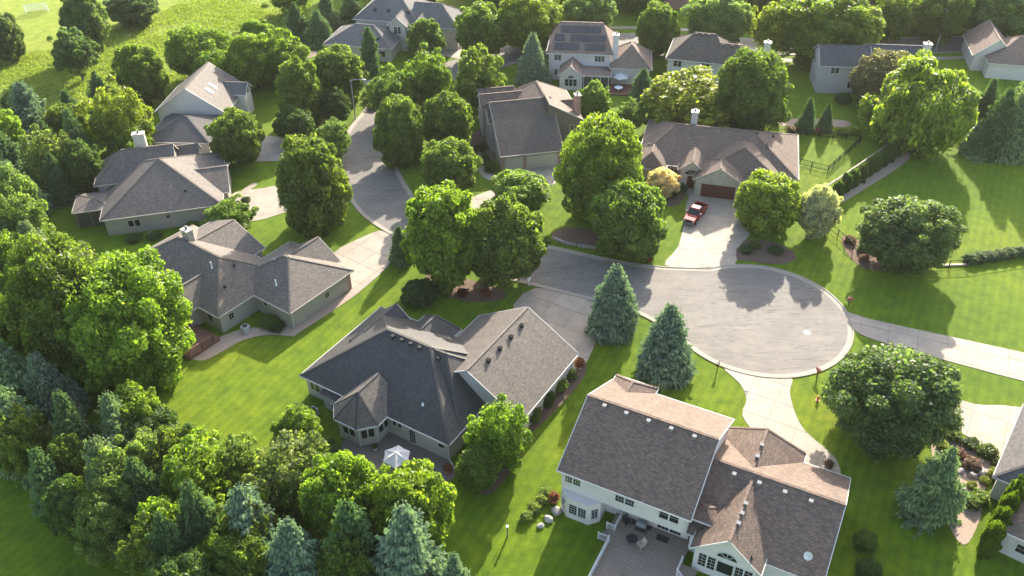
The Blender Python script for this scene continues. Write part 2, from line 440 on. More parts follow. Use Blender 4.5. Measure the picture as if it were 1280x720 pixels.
ribbon('cross_street_kerb', offset_line(cross, 4.0), [(0.6, 0.0), (0.6, 0.11), (0.4, 0.11), (0.33, 0.04), (-0.1, 0.032)], 'kerb_concrete')
ribbon('cross_street_kerb', offset_line(cross[8:], -4.0), [(-0.6, 0.0), (-0.6, 0.11), (-0.4, 0.11), (-0.33, 0.04), (0.1, 0.032)], 'kerb_concrete')
ribbon('sidewalk', offset_line(cross[8:], 8.2), [(0.8, 0.04), (-0.8, 0.04)], 'concrete')
ribbon('sidewalk', offset_line(cross[16:], -7.4), [(0.8, 0.04), (-0.8, 0.04)], 'concrete')

slabs('driveway', [(3.2, 93.5), (10.68, 90.2), (9.76, 86.85), (10.27, 83.0), (9.64, 80.12), (7.0, 77.0), (0.0, 87.0)], R(-32), 3.6, 3.6, 'pale concrete driveway of the charcoal-roofed house')
slabs('driveway', [(29.36, 117.6), (36.8, 115.4), (35.57, 107.17), (32.2, 102.2), (31.2, 98.6), (26.74, 97.9), (21.4, 98.5), (24.05, 103.16), (26.33, 111.35), (27.77, 116.98)], R(-15), 3.3, 3.4, 'fan-shaped concrete driveway with the red pickup')
slabs('driveway', [(42.9, 88.6), (45.58, 86.2), (63.5, 78.8), (80, 71), (78, 66), (60.67, 73.9), (52.15, 78.12), (45.5, 81.7), (43.2, 84.0)], R(-23.5), 3.4, 2.9, 'long straight concrete driveway leaving the turning circle')
slabs('driveway', [(49.2, 72.2), (51.48, 71.1), (53.2, 70.4), (58.69, 69.73), (80, 64), (76, 56), (56, 61.5), (52.0, 59.5), (51.72, 62.41), (48.81, 66.64), (47.8, 69.2)], R(-32), 3.6, 3.6, 'wide concrete driveway beside the rock garden')
slabs('driveway', [(25.3, 77.2), (29, 75.5), (32.9, 75.4), (32.1, 72.86), (31.8, 69.61), (32.2, 66.52), (34.31, 62.54), (33.4, 59.0), (30.0, 60.5), (27.0, 65.5), (25.78, 69.07), (26.8, 71.62), (26.64, 74.29)], R(60), 3.2, 3.2, 'curving concrete driveway of the two-storey house with brown shingles')
slabs('driveway', [(-18.6, 107.6), (-16.4, 105.5), (-17.1, 101.89), (-17.35, 98.93), (-21.22, 92.4), (-22.61, 95.73), (-26.0, 101.5), (-20.6, 107.5)], R(54), 3.4, 3.3, 'short pale driveway of the long low house with the brick deck')
slabs('driveway', [(-45.2, 118.71), (-39.7, 121.1), (-33.02, 123.6), (-28.2, 124.6), (-26.0, 117.8), (-34.4, 113.73), (-38.71, 111.26), (-43.72, 112.2)], R(14), 3.6, 3.6, 'wide driveway of the cross-gabled house')
slabs('driveway', [(-45.5, 138.85), (-40.81, 138.76), (-36.09, 134.73), (-30.0, 134.0), (-29.9, 128.5), (-36.36, 130.2), (-45.0, 130.57)], R(-4), 3.6, 3.6, 'driveway in front of the white gabled house')
slabs('driveway', [(-0.86, 125.6), (8.0, 127.4), (8.9, 123.6), (2.6, 117.6), (-3.0, 113.9), (-7.4, 109.6), (-11.3, 112.6), (-6.0, 117.6), (-1.9, 121.0)], R(11), 3.4, 3.4, 'driveway under the trees of the brown house')
slabs('garden_path', [(-5.61, 131.86), (-4.73, 131.85), (-4.1, 126.59), (-2.16, 123.98), (-0.6, 123.22), (-0.6, 121.97), (-2.93, 122.39), (-5.1, 125.06)], R(11), 1.6, 1.6, 'curved concrete path beside the brown house')
slabs('garden_path', [(28.3, 117.2), (26.98, 120.48), (27.04, 123.9), (28.98, 124.0), (28.79, 121.47), (29.4, 118.4)], R(-15), 1.5, 1.5, 'entry path of the brick ranch house')
slabs('garden_path', [(-42.6, 116.6), (-43.2, 119.6), (-42.0, 122.6), (-41.0, 122.3), (-42.0, 119.6), (-41.3, 116.8)], R(14), 1.4, 1.4, 'short entry path of the cross-gabled house')
flat('patio', catmull([(-18.5, 66.2), (-15.9, 66.3), (-13.9, 68.0), (-7.0, 63.2), (-6.4, 60.4), (-10.3, 59.3), (-16.0, 59.8), (-19.0, 62.5)], 3, True), 0.03, 'paver')
for k, (nm, P, mt) in enumerate([
    ('planting_bed', [(47.3, 68.2), (48.3, 66.3), (51.4, 62.1), (51.3, 59.6), (49.0, 59.2), (46.0, 54.4), (43.2, 51.5), (42.9, 55.4), (45.0, 63.9)], 'gravel'),
    ('planting_bed', [(48.2, 105.2), (50.5, 104.0), (54.5, 101.5), (59.2, 98.6), (58.0, 97.2), (52.9, 96.3), (48.9, 97.3), (47.7, 100.7)], 'mulch'),
    ('planting_bed', [(-11.7, 97.6), (-8.0, 96.4), (-2.0, 93.8), (-1.0, 91.2), (-5.5, 90.6), (-10.9, 93.2)], 'mulch'),
    ('planting_bed', [(0.9, 68.4), (4.5, 74.0), (8.0, 78.4), (8.9, 77.6), (7.9, 74.8), (4.6, 70.0), (1.9, 66.9)], 'mulch'),
    ('planting_bed', [(-39.7, 80.8), (-37.8, 79.4), (-35.4, 81.6), (-33.8, 83.2), (-31.0, 84.2), (-28.0, 83.9), (-27.0, 84.6), (-20.6, 92.9), (-21.4, 93.6), (-28.6, 86.3), (-34.8, 85.3)], 'gravel'),
    ('planting_bed', [(6.0, 106.0), (7.9, 108.3), (12.5, 107.6), (15.1, 104.4), (14.6, 102.9), (10.9, 103.4)], 'mulch'),
    ('planting_bed', [(32.3, 103.6), (36.0, 104.6), (39.0, 103.2), (40.2, 100.0), (37.4, 98.4), (33.7, 99.2), (31.6, 100.0)], 'mulch'),
    ('planting_bed', [(49.0, 115.8), (49.6, 113.6), (55.1, 117.9), (66.2, 127.8), (66.5, 131.2), (58.1, 124.6)], 'gravel'),
    ('planting_bed', [(-5.0, 60.0), (-3.0, 63.0), (-1.5, 66.0), (1.2, 66.0), (0.5, 63.0), (-2.5, 58.2)], 'mulch'),
    ('planting_bed', [(20.0, 119.5), (22.0, 122.5), (26.8, 121.0), (27.6, 117.6), (25.0, 114.0), (22.0, 116.0)], 'mulch'),
    ('planting_bed', [(-7.0, 126.0), (-3.0, 128.5), (-2.5, 138.0), (-5.0, 142.0), (-7.6, 136.0)], 'mulch'),
    ('planting_bed', [(49, 144), (60, 143.4), (60, 140.6), (49, 141.2)], 'gravel')]):
    flat(nm, catmull(P, 4, True), 0.035 + 0.001 * k, mt)

def blade_field(name, pts, hmin, hmax, colour, label, cat, spread=0.25, nbl=4, wd=0.07):
    rs = np.random.RandomState(3)
    V = []; Fc = []; tone = []
    for x, y in pts:
        t = .35 + .3 * rs.rand()
        for _ in range(nbl):
            a_ = rs.rand() * 6.283; px = x + rs.randn() * spread; py = y + rs.randn() * spread
            h = rs.uniform(hmin, hmax); lx, ly = rs.randn(2) * h * 0.35
            i = len(V); ca, sa = math.cos(a_) * wd, math.sin(a_) * wd
            V += [(px - ca, py - sa, 0), (px + ca, py + sa, 0), (px + lx * .4 + ca, py + ly * .4 + sa, h * .6), (px + lx, py + ly, h), (px + lx * .4 - ca, py + ly * .4 - sa, h * .6)]
            Fc.append((i, i + 1, i + 2, i + 3, i + 4)); tone += [t] * 5
    me = bpy.data.meshes.new(name); me.from_pydata(V, [], Fc); me.materials.append(MATS['blade'])
    at = me.attributes.new('tone', 'FLOAT', 'POINT'); at.data.foreach_set('value', tone)
    o = bpy.data.objects.new(name, me); COL.objects.link(o); o.color = (*colour, 1)
    return tag(o, label, cat, kind='stuff')
rs = np.random.RandomState(5)
mp = []
while len(mp) < 15000:
    x = rs.uniform(-120, -48); y = rs.uniform(120, 225)
    # between the park edge and the tree line
    edge = np.interp(x, [-140, -116, -100, -83, -72], [160, 172, 181.6, 203, 240]); low = np.interp(x, [-120, -98, -84, -80, -66, -58, -50], [120, 118, 128, 146, 152, 164, 190])
    if low < y < edge and (math.sin(x * .35 + 1.3 * math.sin(y * .21)) + math.sin(y * .29 + x * .1) + rs.randn() * .7) > -1.2: mp.append((x, y))
blade_field('tall_grass', mp, 0.2, 0.5, (0.20, 0.235, 0.055), 'rough yellow-green tall grass of the meadow strip', 'grass', 0.4, 4, 0.07)

# ------------------------------------------------------------------ houses
class House:
    def __init__(s, name, label, O, ang, wall='siding_white', roof='shingle_grey', trim='trim_white', cat='house', z=0.0):
        s.root = empty(name, (O[0], O[1], z), R(ang), label, cat)
        s.wall, s.roof, s.trim = wall, roof, trim
    def mass(s, u0, u1, v0, v1, ze, p, axis='u', e0='g', e1='g', o=0.45, wall=None, roof=None, in0=None, in1=None, z0=0.0, walls=True, caps=True, trim=None):
        T = (lambda x, y, z: (x, y, z)) if axis == 'u' else (lambda x, y, z: (y, x, z))
        a0, a1, b0, b1 = (u0, u1, v0, v1) if axis == 'u' else (v0, v1, u0, u1)
        half = (b1 - b0) / 2; bm_ = (b0 + b1) / 2; zr = ze + half * p
        r0 = a0 + ((in0 if in0 is not None else half) if e0 == 'h' else 0); r1 = a1 - ((in1 if in1 is not None else half) if e1 == 'h' else 0)
        if r0 > r1: r0 = r1 = (r0 + r1) / 2
        A, B, C_, D = (a0, b0, ze), (a1, b0, ze), (a1, b1, ze), (a0, b1, ze); R0, R1 = (r0, bm_, zr), (r1, bm_, zr)
        flatr = abs(r1 - r0) < 1e-6
        tops = []
        for f in ([A, B, R1, R0], [C_, D, R0, R1]):
            if flatr: f = [f[0], f[1], f[2]]
            tops.append(f)
        per = [(A, B), (C_, D)]
        if e1 == 'h': tops.append([B, C_, R1]); per.append((B, C_))
        else: per += [(B, R1), (R1, C_)]
        if e0 == 'h': tops.append([D, A, R0]); per.append((D, A))
        else: per += [(D, R0), (R0, A)]
        th = 0.16
        mb = MB()
        for f in tops:
            g = [T(*q) for q in f]
            n = (Vector(g[1]) - Vector(g[0])).cross(Vector(g[2]) - Vector(g[0]))
            if n.z < 0: g = g[::-1]
            mb.face(g); mb.face([(x, y, z - th) for x, y, z in g[::-1]])
        for p_, q_ in per:
            P, Q = T(*p_), T(*q_)
            mb.face([P, Q, (Q[0], Q[1], Q[2] - th), (P[0], P[1], P[2] - th)])
        ro = mb.build('roof', roof or s.roof, s.root)
        # fascia and gutter boards outside the eaves
        fb = MB(); cen = Vector(T((a0 + a1) / 2, bm_, 0))
        for p_, q_ in per:
            P, Q = Vector(T(*p_)), Vector(T(*q_))
            mid = (P + Q) / 2 - cen; d = (Q - P); nrm = Vector((d.y, -d.x, 0)).normalized()
            if nrm.dot(Vector((mid.x, mid.y, 0))) < 0: nrm = -nrm
            off = nrm * 0.045; ex = d.normalized() * 0.03
            fb.beam(P + off - ex - Vector((0, 0, .08)), Q + off + ex - Vector((0, 0, .08)), 0.07, 0.15)
        fb.build('fascia', trim or s.trim, s.root)
        if caps:
            cb = MB()
            if not flatr: cb.beam(Vector(T(*R0)) + Vector((0, 0, .0)), Vector(T(*R1)) + Vector((0, 0, .0)), 0.3, 0.07)
            if e1 == 'h':
                for q in (B, C_): cb.beam(T(*q), T(*R1), 0.26, 0.07)
            if e0 == 'h':
                for q in (A, D): cb.beam(T(*q), T(*R0), 0.26, 0.07)
            if cb.f: cb.build('ridge_cap', roof or s.roof, ro)
        if walls:
            oa0 = o if e0 == 'h' else 0.3; oa1 = o if e1 == 'h' else 0.3
            x0, x1, y0, y1 = a0 + oa0, a1 - oa1, b0 + o, b1 - o
            zw = ze + min(o, .45) * p - th - 0.02
            wb = MB()
            def q(*pts): wb.face([T(*k) for k in pts])
            q((x0, y0, z0), (x1, y0, z0), (x1, y0, zw), (x0, y0, zw)); q((x1, y1, z0), (x0, y1, z0), (x0, y1, zw), (x1, y1, zw))
            zp = zr - th - 0.02
            for (x, e_) in ((x0, e0), (x1, e1)):
                if e_ == 'g': q((x, y0, z0), (x, y1, z0), (x, y1, zw), (x, bm_, zp), (x, y0, zw))
                else: q((x, y0, z0), (x, y1, z0), (x, y1, zw), (x, y0, zw))
            wb.build('wall', wall or s.wall, s.root)
        def zat(u, v):
            x, y = (u, v) if axis == 'u' else (v, u)
            z = ze + p * min(y - b0, b1 - y)
            if e0 == 'h': z = min(z, ze + (x - a0) * (zr - ze) / max(r0 - a0, .01))
            if e1 == 'h': z = min(z, ze + (a1 - x) * (zr - ze) / max(a1 - r1, .01))
            return z
        ro_h = type('M', (), {})(); ro_h.o = ro; ro_h.zat = zat
        return ro_h
    def frame(s, u, v, face):
        n = {'-v': (0, -1), '+v': (0, 1), '-u': (-1, 0), '+u': (1, 0)}.get(face, face)
        n = Vector((n[0], n[1], 0)).normalized(); t = Vector((-n.y, n.x, 0))
        return Vector((u, v, 0)), n, t
    def window(s, u, v, face, z, w, h, cols=2, rows=2, trim=None, sash=1, arch=False):
        o, n, t = s.frame(u, v, face)
        def bx(mb, x0, x1, y0, y1, d0, d1):
            pts = lambda d: [o + t * x + n * d + Vector((0, 0, y)) for x, y in ((x0, y0), (x1, y0), (x1, y1), (x0, y1))]
            mb.solid(pts(d0), pts(d1))
        fw = 0.075
        fb, mb_ = MB(), MB(); panes_ = []
        sw = w / sash
        for k in range(sash):
            x0 = -w / 2 + k * sw; x1 = x0 + sw
            bx(fb, x0, x0 + fw, z, z + h, -.05, .07); bx(fb, x1 - fw, x1, z, z + h, -.05, .07)
            bx(fb, x0 + fw, x1 - fw, z, z + fw, -.05, .072); bx(fb, x0 + fw, x1 - fw, z + h - fw, z + h, -.05, .072)
            pb = MB(); bx(pb, x0 + fw, x1 - fw, z + fw, z + h - fw, -.04, .025); panes_.append(pb)
            for c in range(1, cols): xx = x0 + fw + (sw - 2 * fw) * c / cols; bx(mb_, xx - .011, xx + .011, z + fw, z + h - fw, .026, .045)
            for r_ in range(1, rows): zz = z + fw + (h - 2 * fw) * r_ / rows; bx(mb_, x0 + fw, x1 - fw, zz - .011, zz + .011, .026, .046)
        f = fb.build('window', trim or s.trim, s.root)
        for pb in panes_: pb.build('pane', 'glass', f)
        if mb_.f: mb_.build('muntin', trim or s.trim, f)
        return f
    def arch_window(s, u, v, face, z, w, h):
        o, n, t = s.frame(u, v, face)
        def P(x, y, d): return o + t * x + n * d + Vector((0, 0, y))
        K = 12; fb, pb, mb_ = MB(), MB(), MB()
        pts = [(w / 2 * math.cos(math.pi * k / K), h * math.sin(math.pi * k / K)) for k in range(K + 1)]
        pb.solid([P(x * .95, z + y * .95, -.03) for x, y in pts], [P(x * .95, z + y * .95, .02) for x, y in pts])
        for k in range(K):
            fb.beam(P(pts[k][0], z + pts[k][1], .03), P(pts[k + 1][0], z + pts[k + 1][1], .03), .1, .1, n)
        fb.beam(P(-w / 2, z, .03), P(w / 2, z, .03), .1, .1, n)
        for k in (3, 6, 9): mb_.beam(P(0, z + .05, .035), P(pts[k][0] * .95, z + pts[k][1] * .95, .035), .035, .035, n)
        f = fb.build('window', s.trim, s.root); pb.build('pane', 'glass', f); mb_.build('muntin', s.trim, f)
    def door(s, u, v, face, w, h, mat='door_white', panes=0, z=0.05):
        if panes: 
            f = s.window(u, v, face, z, w, h, 3, 4, sash=panes); f.name = 'glass_door'; return f
        o, n, t = s.frame(u, v, face)
        mb = MB(); pts = lambda d, w2, y0, y1: [o + t * x + n * d + Vector((0, 0, y)) for x, y in ((-w2, y0), (w2, y0), (w2, y1), (-w2, y1))]
        mb.solid(pts(-.05, w / 2, z, z + h), pts(.05, w / 2, z, z + h))
        d = mb.build('door', mat, s.root)
        hb = MB(); hb.solid([q + t * (w / 2 - .12) for q in pts(.05, .03, 1.0, 1.12)], [q + t * (w / 2 - .12) for q in pts(.1, .03, 1.0, 1.12)]); hb.build('handle', 'metal_dark', d)
        return d
    def garage_door(s, u, v, face, w, h=2.2, mat='door_tan', cols=4):
        o, n, t = s.frame(u, v, face)
        def pts(x0, x1, y0, y1, d): return [o + t * x + n * d + Vector((0, 0, y)) for x, y in ((x0, y0), (x1, y0), (x1, y1), (x0, y1))]
        mb = MB(); mb.solid(pts(-w / 2, w / 2, .03, h, -.08), pts(-w / 2, w / 2, .03, h, .02))
        d = mb.build('garage_door', mat, s.root)
        pb = MB()
        for r_ in range(4):
            for c in range(cols):
                x0 = -w / 2 + w * c / cols + .06; x1 = -w / 2 + w * (c + 1) / cols - .06; z0 = .05 + (h - .05) * r_ / 4 + .05; z1 = .05 + (h - .05) * (r_ + 1) / 4 - .05
                pb.solid(pts(x0, x1, z0, z1, .018), pts(x0 + .02, x1 - .02, z0 + .02, z1 - .02, .026))
        if mat != 'door_oxblood': pb.build('raised_panels', mat, d)
        else:
            for r_ in range(4): MB().solid(pts(-w / 2 + .02, w / 2 - .02, .05 + .56 * r_, .05 + .56 * r_ + .53, .018), pts(-w / 2 + .03, w / 2 - .03, .06 + .56 * r_, .04 + .56 * r_ + .53, .04)).build('panel', mat, d)
        tb = MB()
        for x0, x1, y0, y1 in ((-w / 2 - .15, -w / 2, 0, h + .15), (w / 2, w / 2 + .15, 0, h + .15), (-w / 2, w / 2, h, h + .15)): tb.solid(pts(x0, x1, y0, y1, -.05), pts(x0, x1, y0, y1, .07))
        tb.build('door_trim', s.trim, s.root)
    def vent(s, M, u, v, mat='metal_galv', sz=0.32):
        z = M.zat(u, v); mb = MB()
        mb.solid([(u - sz / 2, v - sz / 2, z - .2), (u + sz / 2, v - sz / 2, z - .2), (u + sz / 2, v + sz / 2, z - .2), (u - sz / 2, v + sz / 2, z - .2)],
                 [(u - sz / 2, v - sz / 2, z + .26), (u + sz / 2, v - sz / 2, z + .26), (u + sz / 2, v + sz / 2, z + .30), (u - sz / 2, v + sz / 2, z + .30)])
        mb.box(u - sz * .62, u + sz * .62, v - sz * .62, v + sz * .62, z + .28, z + .33)
        return mb.build('roof_vent', mat, M.o)
    def pipe(s, M, u, v, h=0.5, mat='metal_galv', r_=0.07):
        z = M.zat(u, v); mb = MB().tube((u, v, z - .15), (u, v, z + h), r_, r_, 10).tube((u, v, z - .05), (u, v, z + .12), .18, .08, 10)
        return mb.build('vent_pipe', mat, M.o)
    def chimney(s, M, u, v, w, d, top, mat, flue='metal_galv', z0=0.0, cap='trim_tan'):
        c = MB().box(u - w / 2, u + w / 2, v - d / 2, v + d / 2, z0, top).build('chimney', mat, M.o)
        MB().box(u - w / 2 - .1, u + w / 2 + .1, v - d / 2 - .1, v + d / 2 + .1, top, top + .14).build('chimney_cap', cap, s.root)
        MB().tube((u, v, top + .12), (u, v, top + .5), .16, .16, 10).tube((u, v, top + .5), (u, v, top + .6), .26, .2, 10).build('flue', flue, s.root)
        return c
    def downspout(s, u, v, ze):
        MB().box(u - .05, u + .05, v - .05, v + .05, .05, ze).build('downspout', s.trim, s.root)

# --- charcoal-roofed hip house
h = House('charcoal_roofed_house', 'sprawling single-storey house with charcoal hip roofs, turret and attached garage', (-24.4, 73.3), -32, 'siding_grey', 'shingle_charcoal')
M1 = h.mass(0, 20.8, 0, 14.9, 3.0, .64, 'u', 'h', 'h')
M2 = h.mass(10, 20.6, 2.4, 13.0, 3.05, .84, 'u', 'g', 'h', walls=False)
M3 = h.mass(11.6, 25.5, 6.9, 19.8, 3.0, .60, 'v', 'g', 'g', roof='shingle_weathered')  # same charcoal shingles as the rest; paler tone paints their sunlit sheen
h.mass(0.6, 5.4, 8.0, 14.4, 3.0, .85, 'v', 'g', 'g')
h.mass(5.8, 11.2, 8.0, 16.4, 3.02, .75, 'v', 'g', 'h', in1=1.4)
# turret over the breakfast bay
ev = [(6.5, 0.6), (6.5, -1.6), (8.0, -3.3), (11.1, -3.3), (12.7, -1.6), (12.7, 0.6)]
ap = (9.6, -0.8, 5.75); bk = (9.6, 2.8, 5.75)
tb = MB(); zE = 3.0
E3 = [(x, y, zE) for x, y in ev]
for i in range(1, 4): tb.face([E3[i], E3[i + 1], ap])
tb.face([E3[0], E3[1], ap, bk]); tb.face([E3[4], E3[5], bk, ap]); tb.face([E3[0], bk, (6.5, 2.8, 3.0)]); tb.face([E3[5], (12.7, 2.8, 3.0), bk])
tur = tb.build('turret_roof', 'shingle_weathered', h.root)  # charcoal turret roof with sunlight put into its colour by a paler shingle
cb = MB()
for i in range(1, 5): cb.beam(E3[i], ap, .22, .06)
cb.beam(ap, bk, .25, .06).build('ridge_cap', 'shingle_charcoal', tur)
fb = MB()
for i in range(5): fb.beam((E3[i][0], E3[i][1], 2.92), (E3[i + 1][0], E3[i + 1][1], 2.92), .1, .2)
fb.build('fascia', 'trim_white', h.root)
wl_ = [(7.0, 0.9), (7.0, -1.4), (8.25, -2.85), (10.9, -2.85), (12.2, -1.4), (12.2, 0.9)]
MB().prism(wl_, 0, 2.86).build('wall', 'siding_grey', h.root)
for i in range(4):
    p, q = wl_[i + (1 if i else 0)], wl_[i + (2 if i else 1)]
for (p, q) in ((wl_[1], wl_[2]), (wl_[2], wl_[3]), (wl_[3], wl_[4]), (wl_[4], wl_[5])):
    d = Vector((q[0] - p[0], q[1] - p[1])); n = (d.y, -d.x); m_ = ((p[0] + q[0]) / 2, (p[1] + q[1]) / 2)
    h.window(m_[0], m_[1], n, 1.0, min(d.length * .78, 1.8), 1.4, 1, 1, sash=2)
for p in wl_[1:5]: MB().box(p[0] - .07, p[0] + .07, p[1] - .07, p[1] + .07, 0, 2.86).build('corner_board', 'trim_white', h.root)
# bumped-out bay left of the turret
MB().box(3.6, 6.2, -0.35, 0.6, 0, 2.3).build('wall', 'siding_grey', h.root)
MB().solid([(3.4, -.6, 2.3), (6.4, -.6, 2.3), (6.4, .5, 2.3), (3.4, .5, 2.3)], [(3.4, -.6, 2.36), (6.4, -.6, 2.36), (6.4, .5, 2.75), (3.4, .5, 2.75)]).build('bay_roof', 'shingle_charcoal', h.root)
h.window(1.7, 0.45, '-v', 1.0, 1.5, 1.3, 1, 1, sash=2)
h.window(5.0, -0.35, '-v', 0.3, .7, .9, 1, 1)
h.window(13.6, 0.45, '-v', 1.5, 1.4, .9, 1, 1, sash=2)
h.door(15.6, 0.45, '-v', .95, 2.1, panes=1)
h.window(19.5, 0.45, '-v', 1.5, .9, .7, 1, 1)
MB().box(20.28, 20.42, .42, .56, 0, 2.9).build('downspout', 'trim_white', h.root)
MB().beam((20.38, .5, .12), (22.3, -.7, .06), .1, .1).build('downspout_elbow', 'trim_white', h.root)
for k in range(4): h.vent(M1, 8.6 + k * 1.25, 6.9, 'metal_dark', .34)
for k in range(2): h.vent(M2, 13.2 + k * 1.6, 7.0, 'metal_dark', .34)
for k in range(4): h.vent(M3, 19.5, 9.8 + k * 2.35, 'metal_black', .38)
h.pipe(M1, 15.9, 2.3, .3, 'plastic_white'); h.pipe(M1, 2.6, 6.2, .35, 'metal_dark')
for u in (21.8, 23.0, 24.6): pass
for v in (9.6, 12.2, 15.0, 17.4): MB().box(25.02, 25.12, v - .08, v + .08, 0, 2.9).build('corner_board', 'trim_white', h.root)
h.garage_door(16.5, 19.5, '+v', 4.9); h.garage_door(21.8, 19.5, '+v', 2.7)

# --- two-storey house with brown shingles
h = House('two_storey_house', 'big two-storey white house with dark brown shingles, sunroom gable and rear deck', (4.2, 56.5), -27.5, 'siding_white', 'shingle_brown')
HB = h
for_dark = 'shingle_umber'
M1 = h.mass(0, 13.4, 0, 14.4, 5.6, .54, 'u', 'g', 'g', walls=False)
x0, x1 = .3, 13.1
wb = MB()
zw = 5.6 + .45 * .54 - .18
y0, y1 = .45, 13.95
wb.face([(x0, y0, 2.85), (x1, y0, 2.85), (x1, y0, zw), (x0, y0, zw)]); wb.face([(x1, y1, 0), (x0, y1, 0), (x0, y1, zw), (x1, y1, zw)])
for x in (x0, x1): wb.face([(x, y0, 2.85), (x, 1.9, 2.85), (x, 1.9, 0), (x, y1, 0), (x, y1, zw), (x, 7.2, 9.3), (x, y0, zw)])
wb.face([(x0, y0, 2.85), (x1, y0, 2.85), (x1, 1.95, 2.85), (x0, 1.95, 2.85)])
wb.face([(4.6, 1.9, 0), (x1, 1.9, 0), (x1, 1.9, 2.85), (4.6, 1.9, 2.85)])
wb.build('wall', 'siding_white', h.root)
bay = [(.45, 1.95), (.45, .2), (1.4, -.55), (3.7, -.55), (4.6, .35), (4.6, 1.95)]
MB().prism(bay, 0, 2.84).build('wall', 'siding_white', h.root)
h.window(2.55, -.55, '-v', .75, 1.9, 1.5, 3, 4, sash=2)
h.window(4.15, -.1, (.9, -.9), .75, .8, 1.5, 2, 4)
h.window(.92, -.17, (-.75, -.95), .75, .8, 1.5, 2, 4)
h.window(1.5, .45, '-v', 3.9, 1.7, 1.25, 3, 3, sash=2)
h.window(6.9, .45, '-v', 3.9, 2.0, 1.3, 3, 3, sash=2)
h.window(11.3, .45, '-v', 3.9, 2.0, 1.3, 1, 2, sash=2)
h.window(7.2, 1.9, '-v', 1.3, 1.5, .9, 1, 1)
h.door(11.2, 1.9, '-v', 2.5, 2.2, panes=2, z=.55)
MB().box(9.4, 9.6, 1.72, 1.9, 2.0, 2.3).build('wall_lantern', 'metal_dark', h.root)
MB().box(12.86, 12.98, .33, .45, 2.9, 5.6).build('downspout', 'trim_white', h.root)
h.mass(0.1, 4.9, 9.5, 15.3, 5.62, .58, 'v', 'g', 'h', in1=1.7, walls=False)
M2 = h.mass(13.1, 25.6, 0.6, 14.3, 3.0, .51, 'u', 'g', 'g')
M3 = h.mass(12.7, 21.0, 7.0, 15.6, 3.0, .70, 'v', 'g', 'h', in1=1.3)
M4 = h.mass(13.9, 20.5, -1.0, 7.2, 3.2, .90, 'v', 'g', 'g')
h.mass(12.9, 15.4, 1.4, 4.0, 4.3, .5, 'u', 'h', 'h', walls=False)
for k in range(5): h.vent(M1, 2.0 + k * 2.3, 6.6)
for k in range(4): h.vent(M2, 15.5 + k * 2.4, 6.6)
for k in range(2): h.vent(M3, 16.9, 10.0 + k * 1.7)
for k in range(3): h.vent(M4, 17.4, 1.2 + k * 1.25)
h.pipe(M4, 19.3, -.5, .5, 'metal_dark'); h.pipe(M1, 2.6, 13.2, .2)
# sunroom gable end
h.window(15.6, -.7, '-v', .9, 1.7, 1.9, 2, 4, sash=2); h.window(19.0, -.7, '-v', .9, 1.7, 1.9, 2, 4, sash=2)
h.window(17.3, -.7, '-v', 1.0, 1.6, 1.7, 1, 1)
h.arch_window(17.3, -.7, '-v', 3.2, 2.0, .85)
# satellite dish on the wing roof
dz = M2.zat(23.8, 2.0)
db = MB(); K = 14
ctr = Vector((23.8, 1.95, dz + .75)); nd = Vector((-.4, -.75, .5)).normalized(); du_ = nd.orthogonal().normalized(); dv_ = nd.cross(du_)
ring0 = [ctr + du_ * math.cos(2 * math.pi * k / K) * .45 + dv_ * math.sin(2 * math.pi * k / K) * .38 + nd * .1 for k in range(K)]
db.cone(ring0, ctr - nd * .06); db.tube((23.8, 2.0, dz - .1), ctr - nd * .06, .04, .04); db.tube(ctr - nd * .02, ctr + nd * .55 - Vector((0, 0, .3)), .025, .025); 
db.build('satellite_dish', 'dish_grey', M2.o)
h.garage_door(15.2, 15.2, '+v', 2.7, mat='door_white'); h.garage_door(18.6, 15.2, '+v', 2.7, mat='door_white')

# --- long low house with the brick deck
h = House('long_low_house', 'long single-storey taupe house with weathered brown hip roofs and cedar deck', (-27.8, 84.7), -36, 'siding_sage', 'shingle_weathered', 'trim_tan')
M1 = h.mass(-27, -6.7, -5.7, 6.2, 3.0, .58, 'u', 'h', 'h')
M2 = h.mass(-12.2, 0, 0, 11.4, 3.0, .54, 'u', 'h', 'h')
h.mass(-25.6, -13.8, -1, 8.2, 3.02, .42, 'v', 'g', 'g')
h.mass(-10.4, -3.0, 5, 11.9, 3.02, .68, 'v', 'g', 'g')
h.mass(-16.2, -10.6, -7.3, 0, 3.0, .72, 'v', 'g', 'g')
h.chimney(M1, -19.8, .9, 1.3, .9, 7.6, 'siding_taupe')
h.pipe(M1, -12.6, -1.2, .9, 'plastic_white'); h.vent(M1, -10.8, .9, 'metal_dark', .25); h.vent(M1, -9.2, -2.2, 'metal_dark', .25)
h.vent(M2, -7.3, 4.6, 'metal_galv', .3); h.pipe(M2, -4.6, 2.2, .8, 'plastic_white')
h.window(-.45, 6.6, '+u', 1.1, .9, 1.0, 2, 2); h.window(-5.2, .45, '-v', 1.6, .8, .7, 1, 1)
h.window(-7.15, -3.6, '+u', 1.2, .9, 1.0, 2, 2)
h.door(-13.0, -7.0, '-v', 1.9, 2.1, panes=2); h.window(-9.2, -5.25, '-v', 1.0, 1.1, 1.2, 1, 1, sash=1)
MB().box(-.46, -.38, 10.3, 10.98, 0, 2.8).build('corner_pier', 'brick_red', h.root)
for v in (.5, 10.2): MB().box(-.52, -.42, v - .05, v + .1, 0, 2.8).build('downspout', 'trim_tan', h.root)
h.garage_door(-7.0, 11.6, '+v', 4.9)

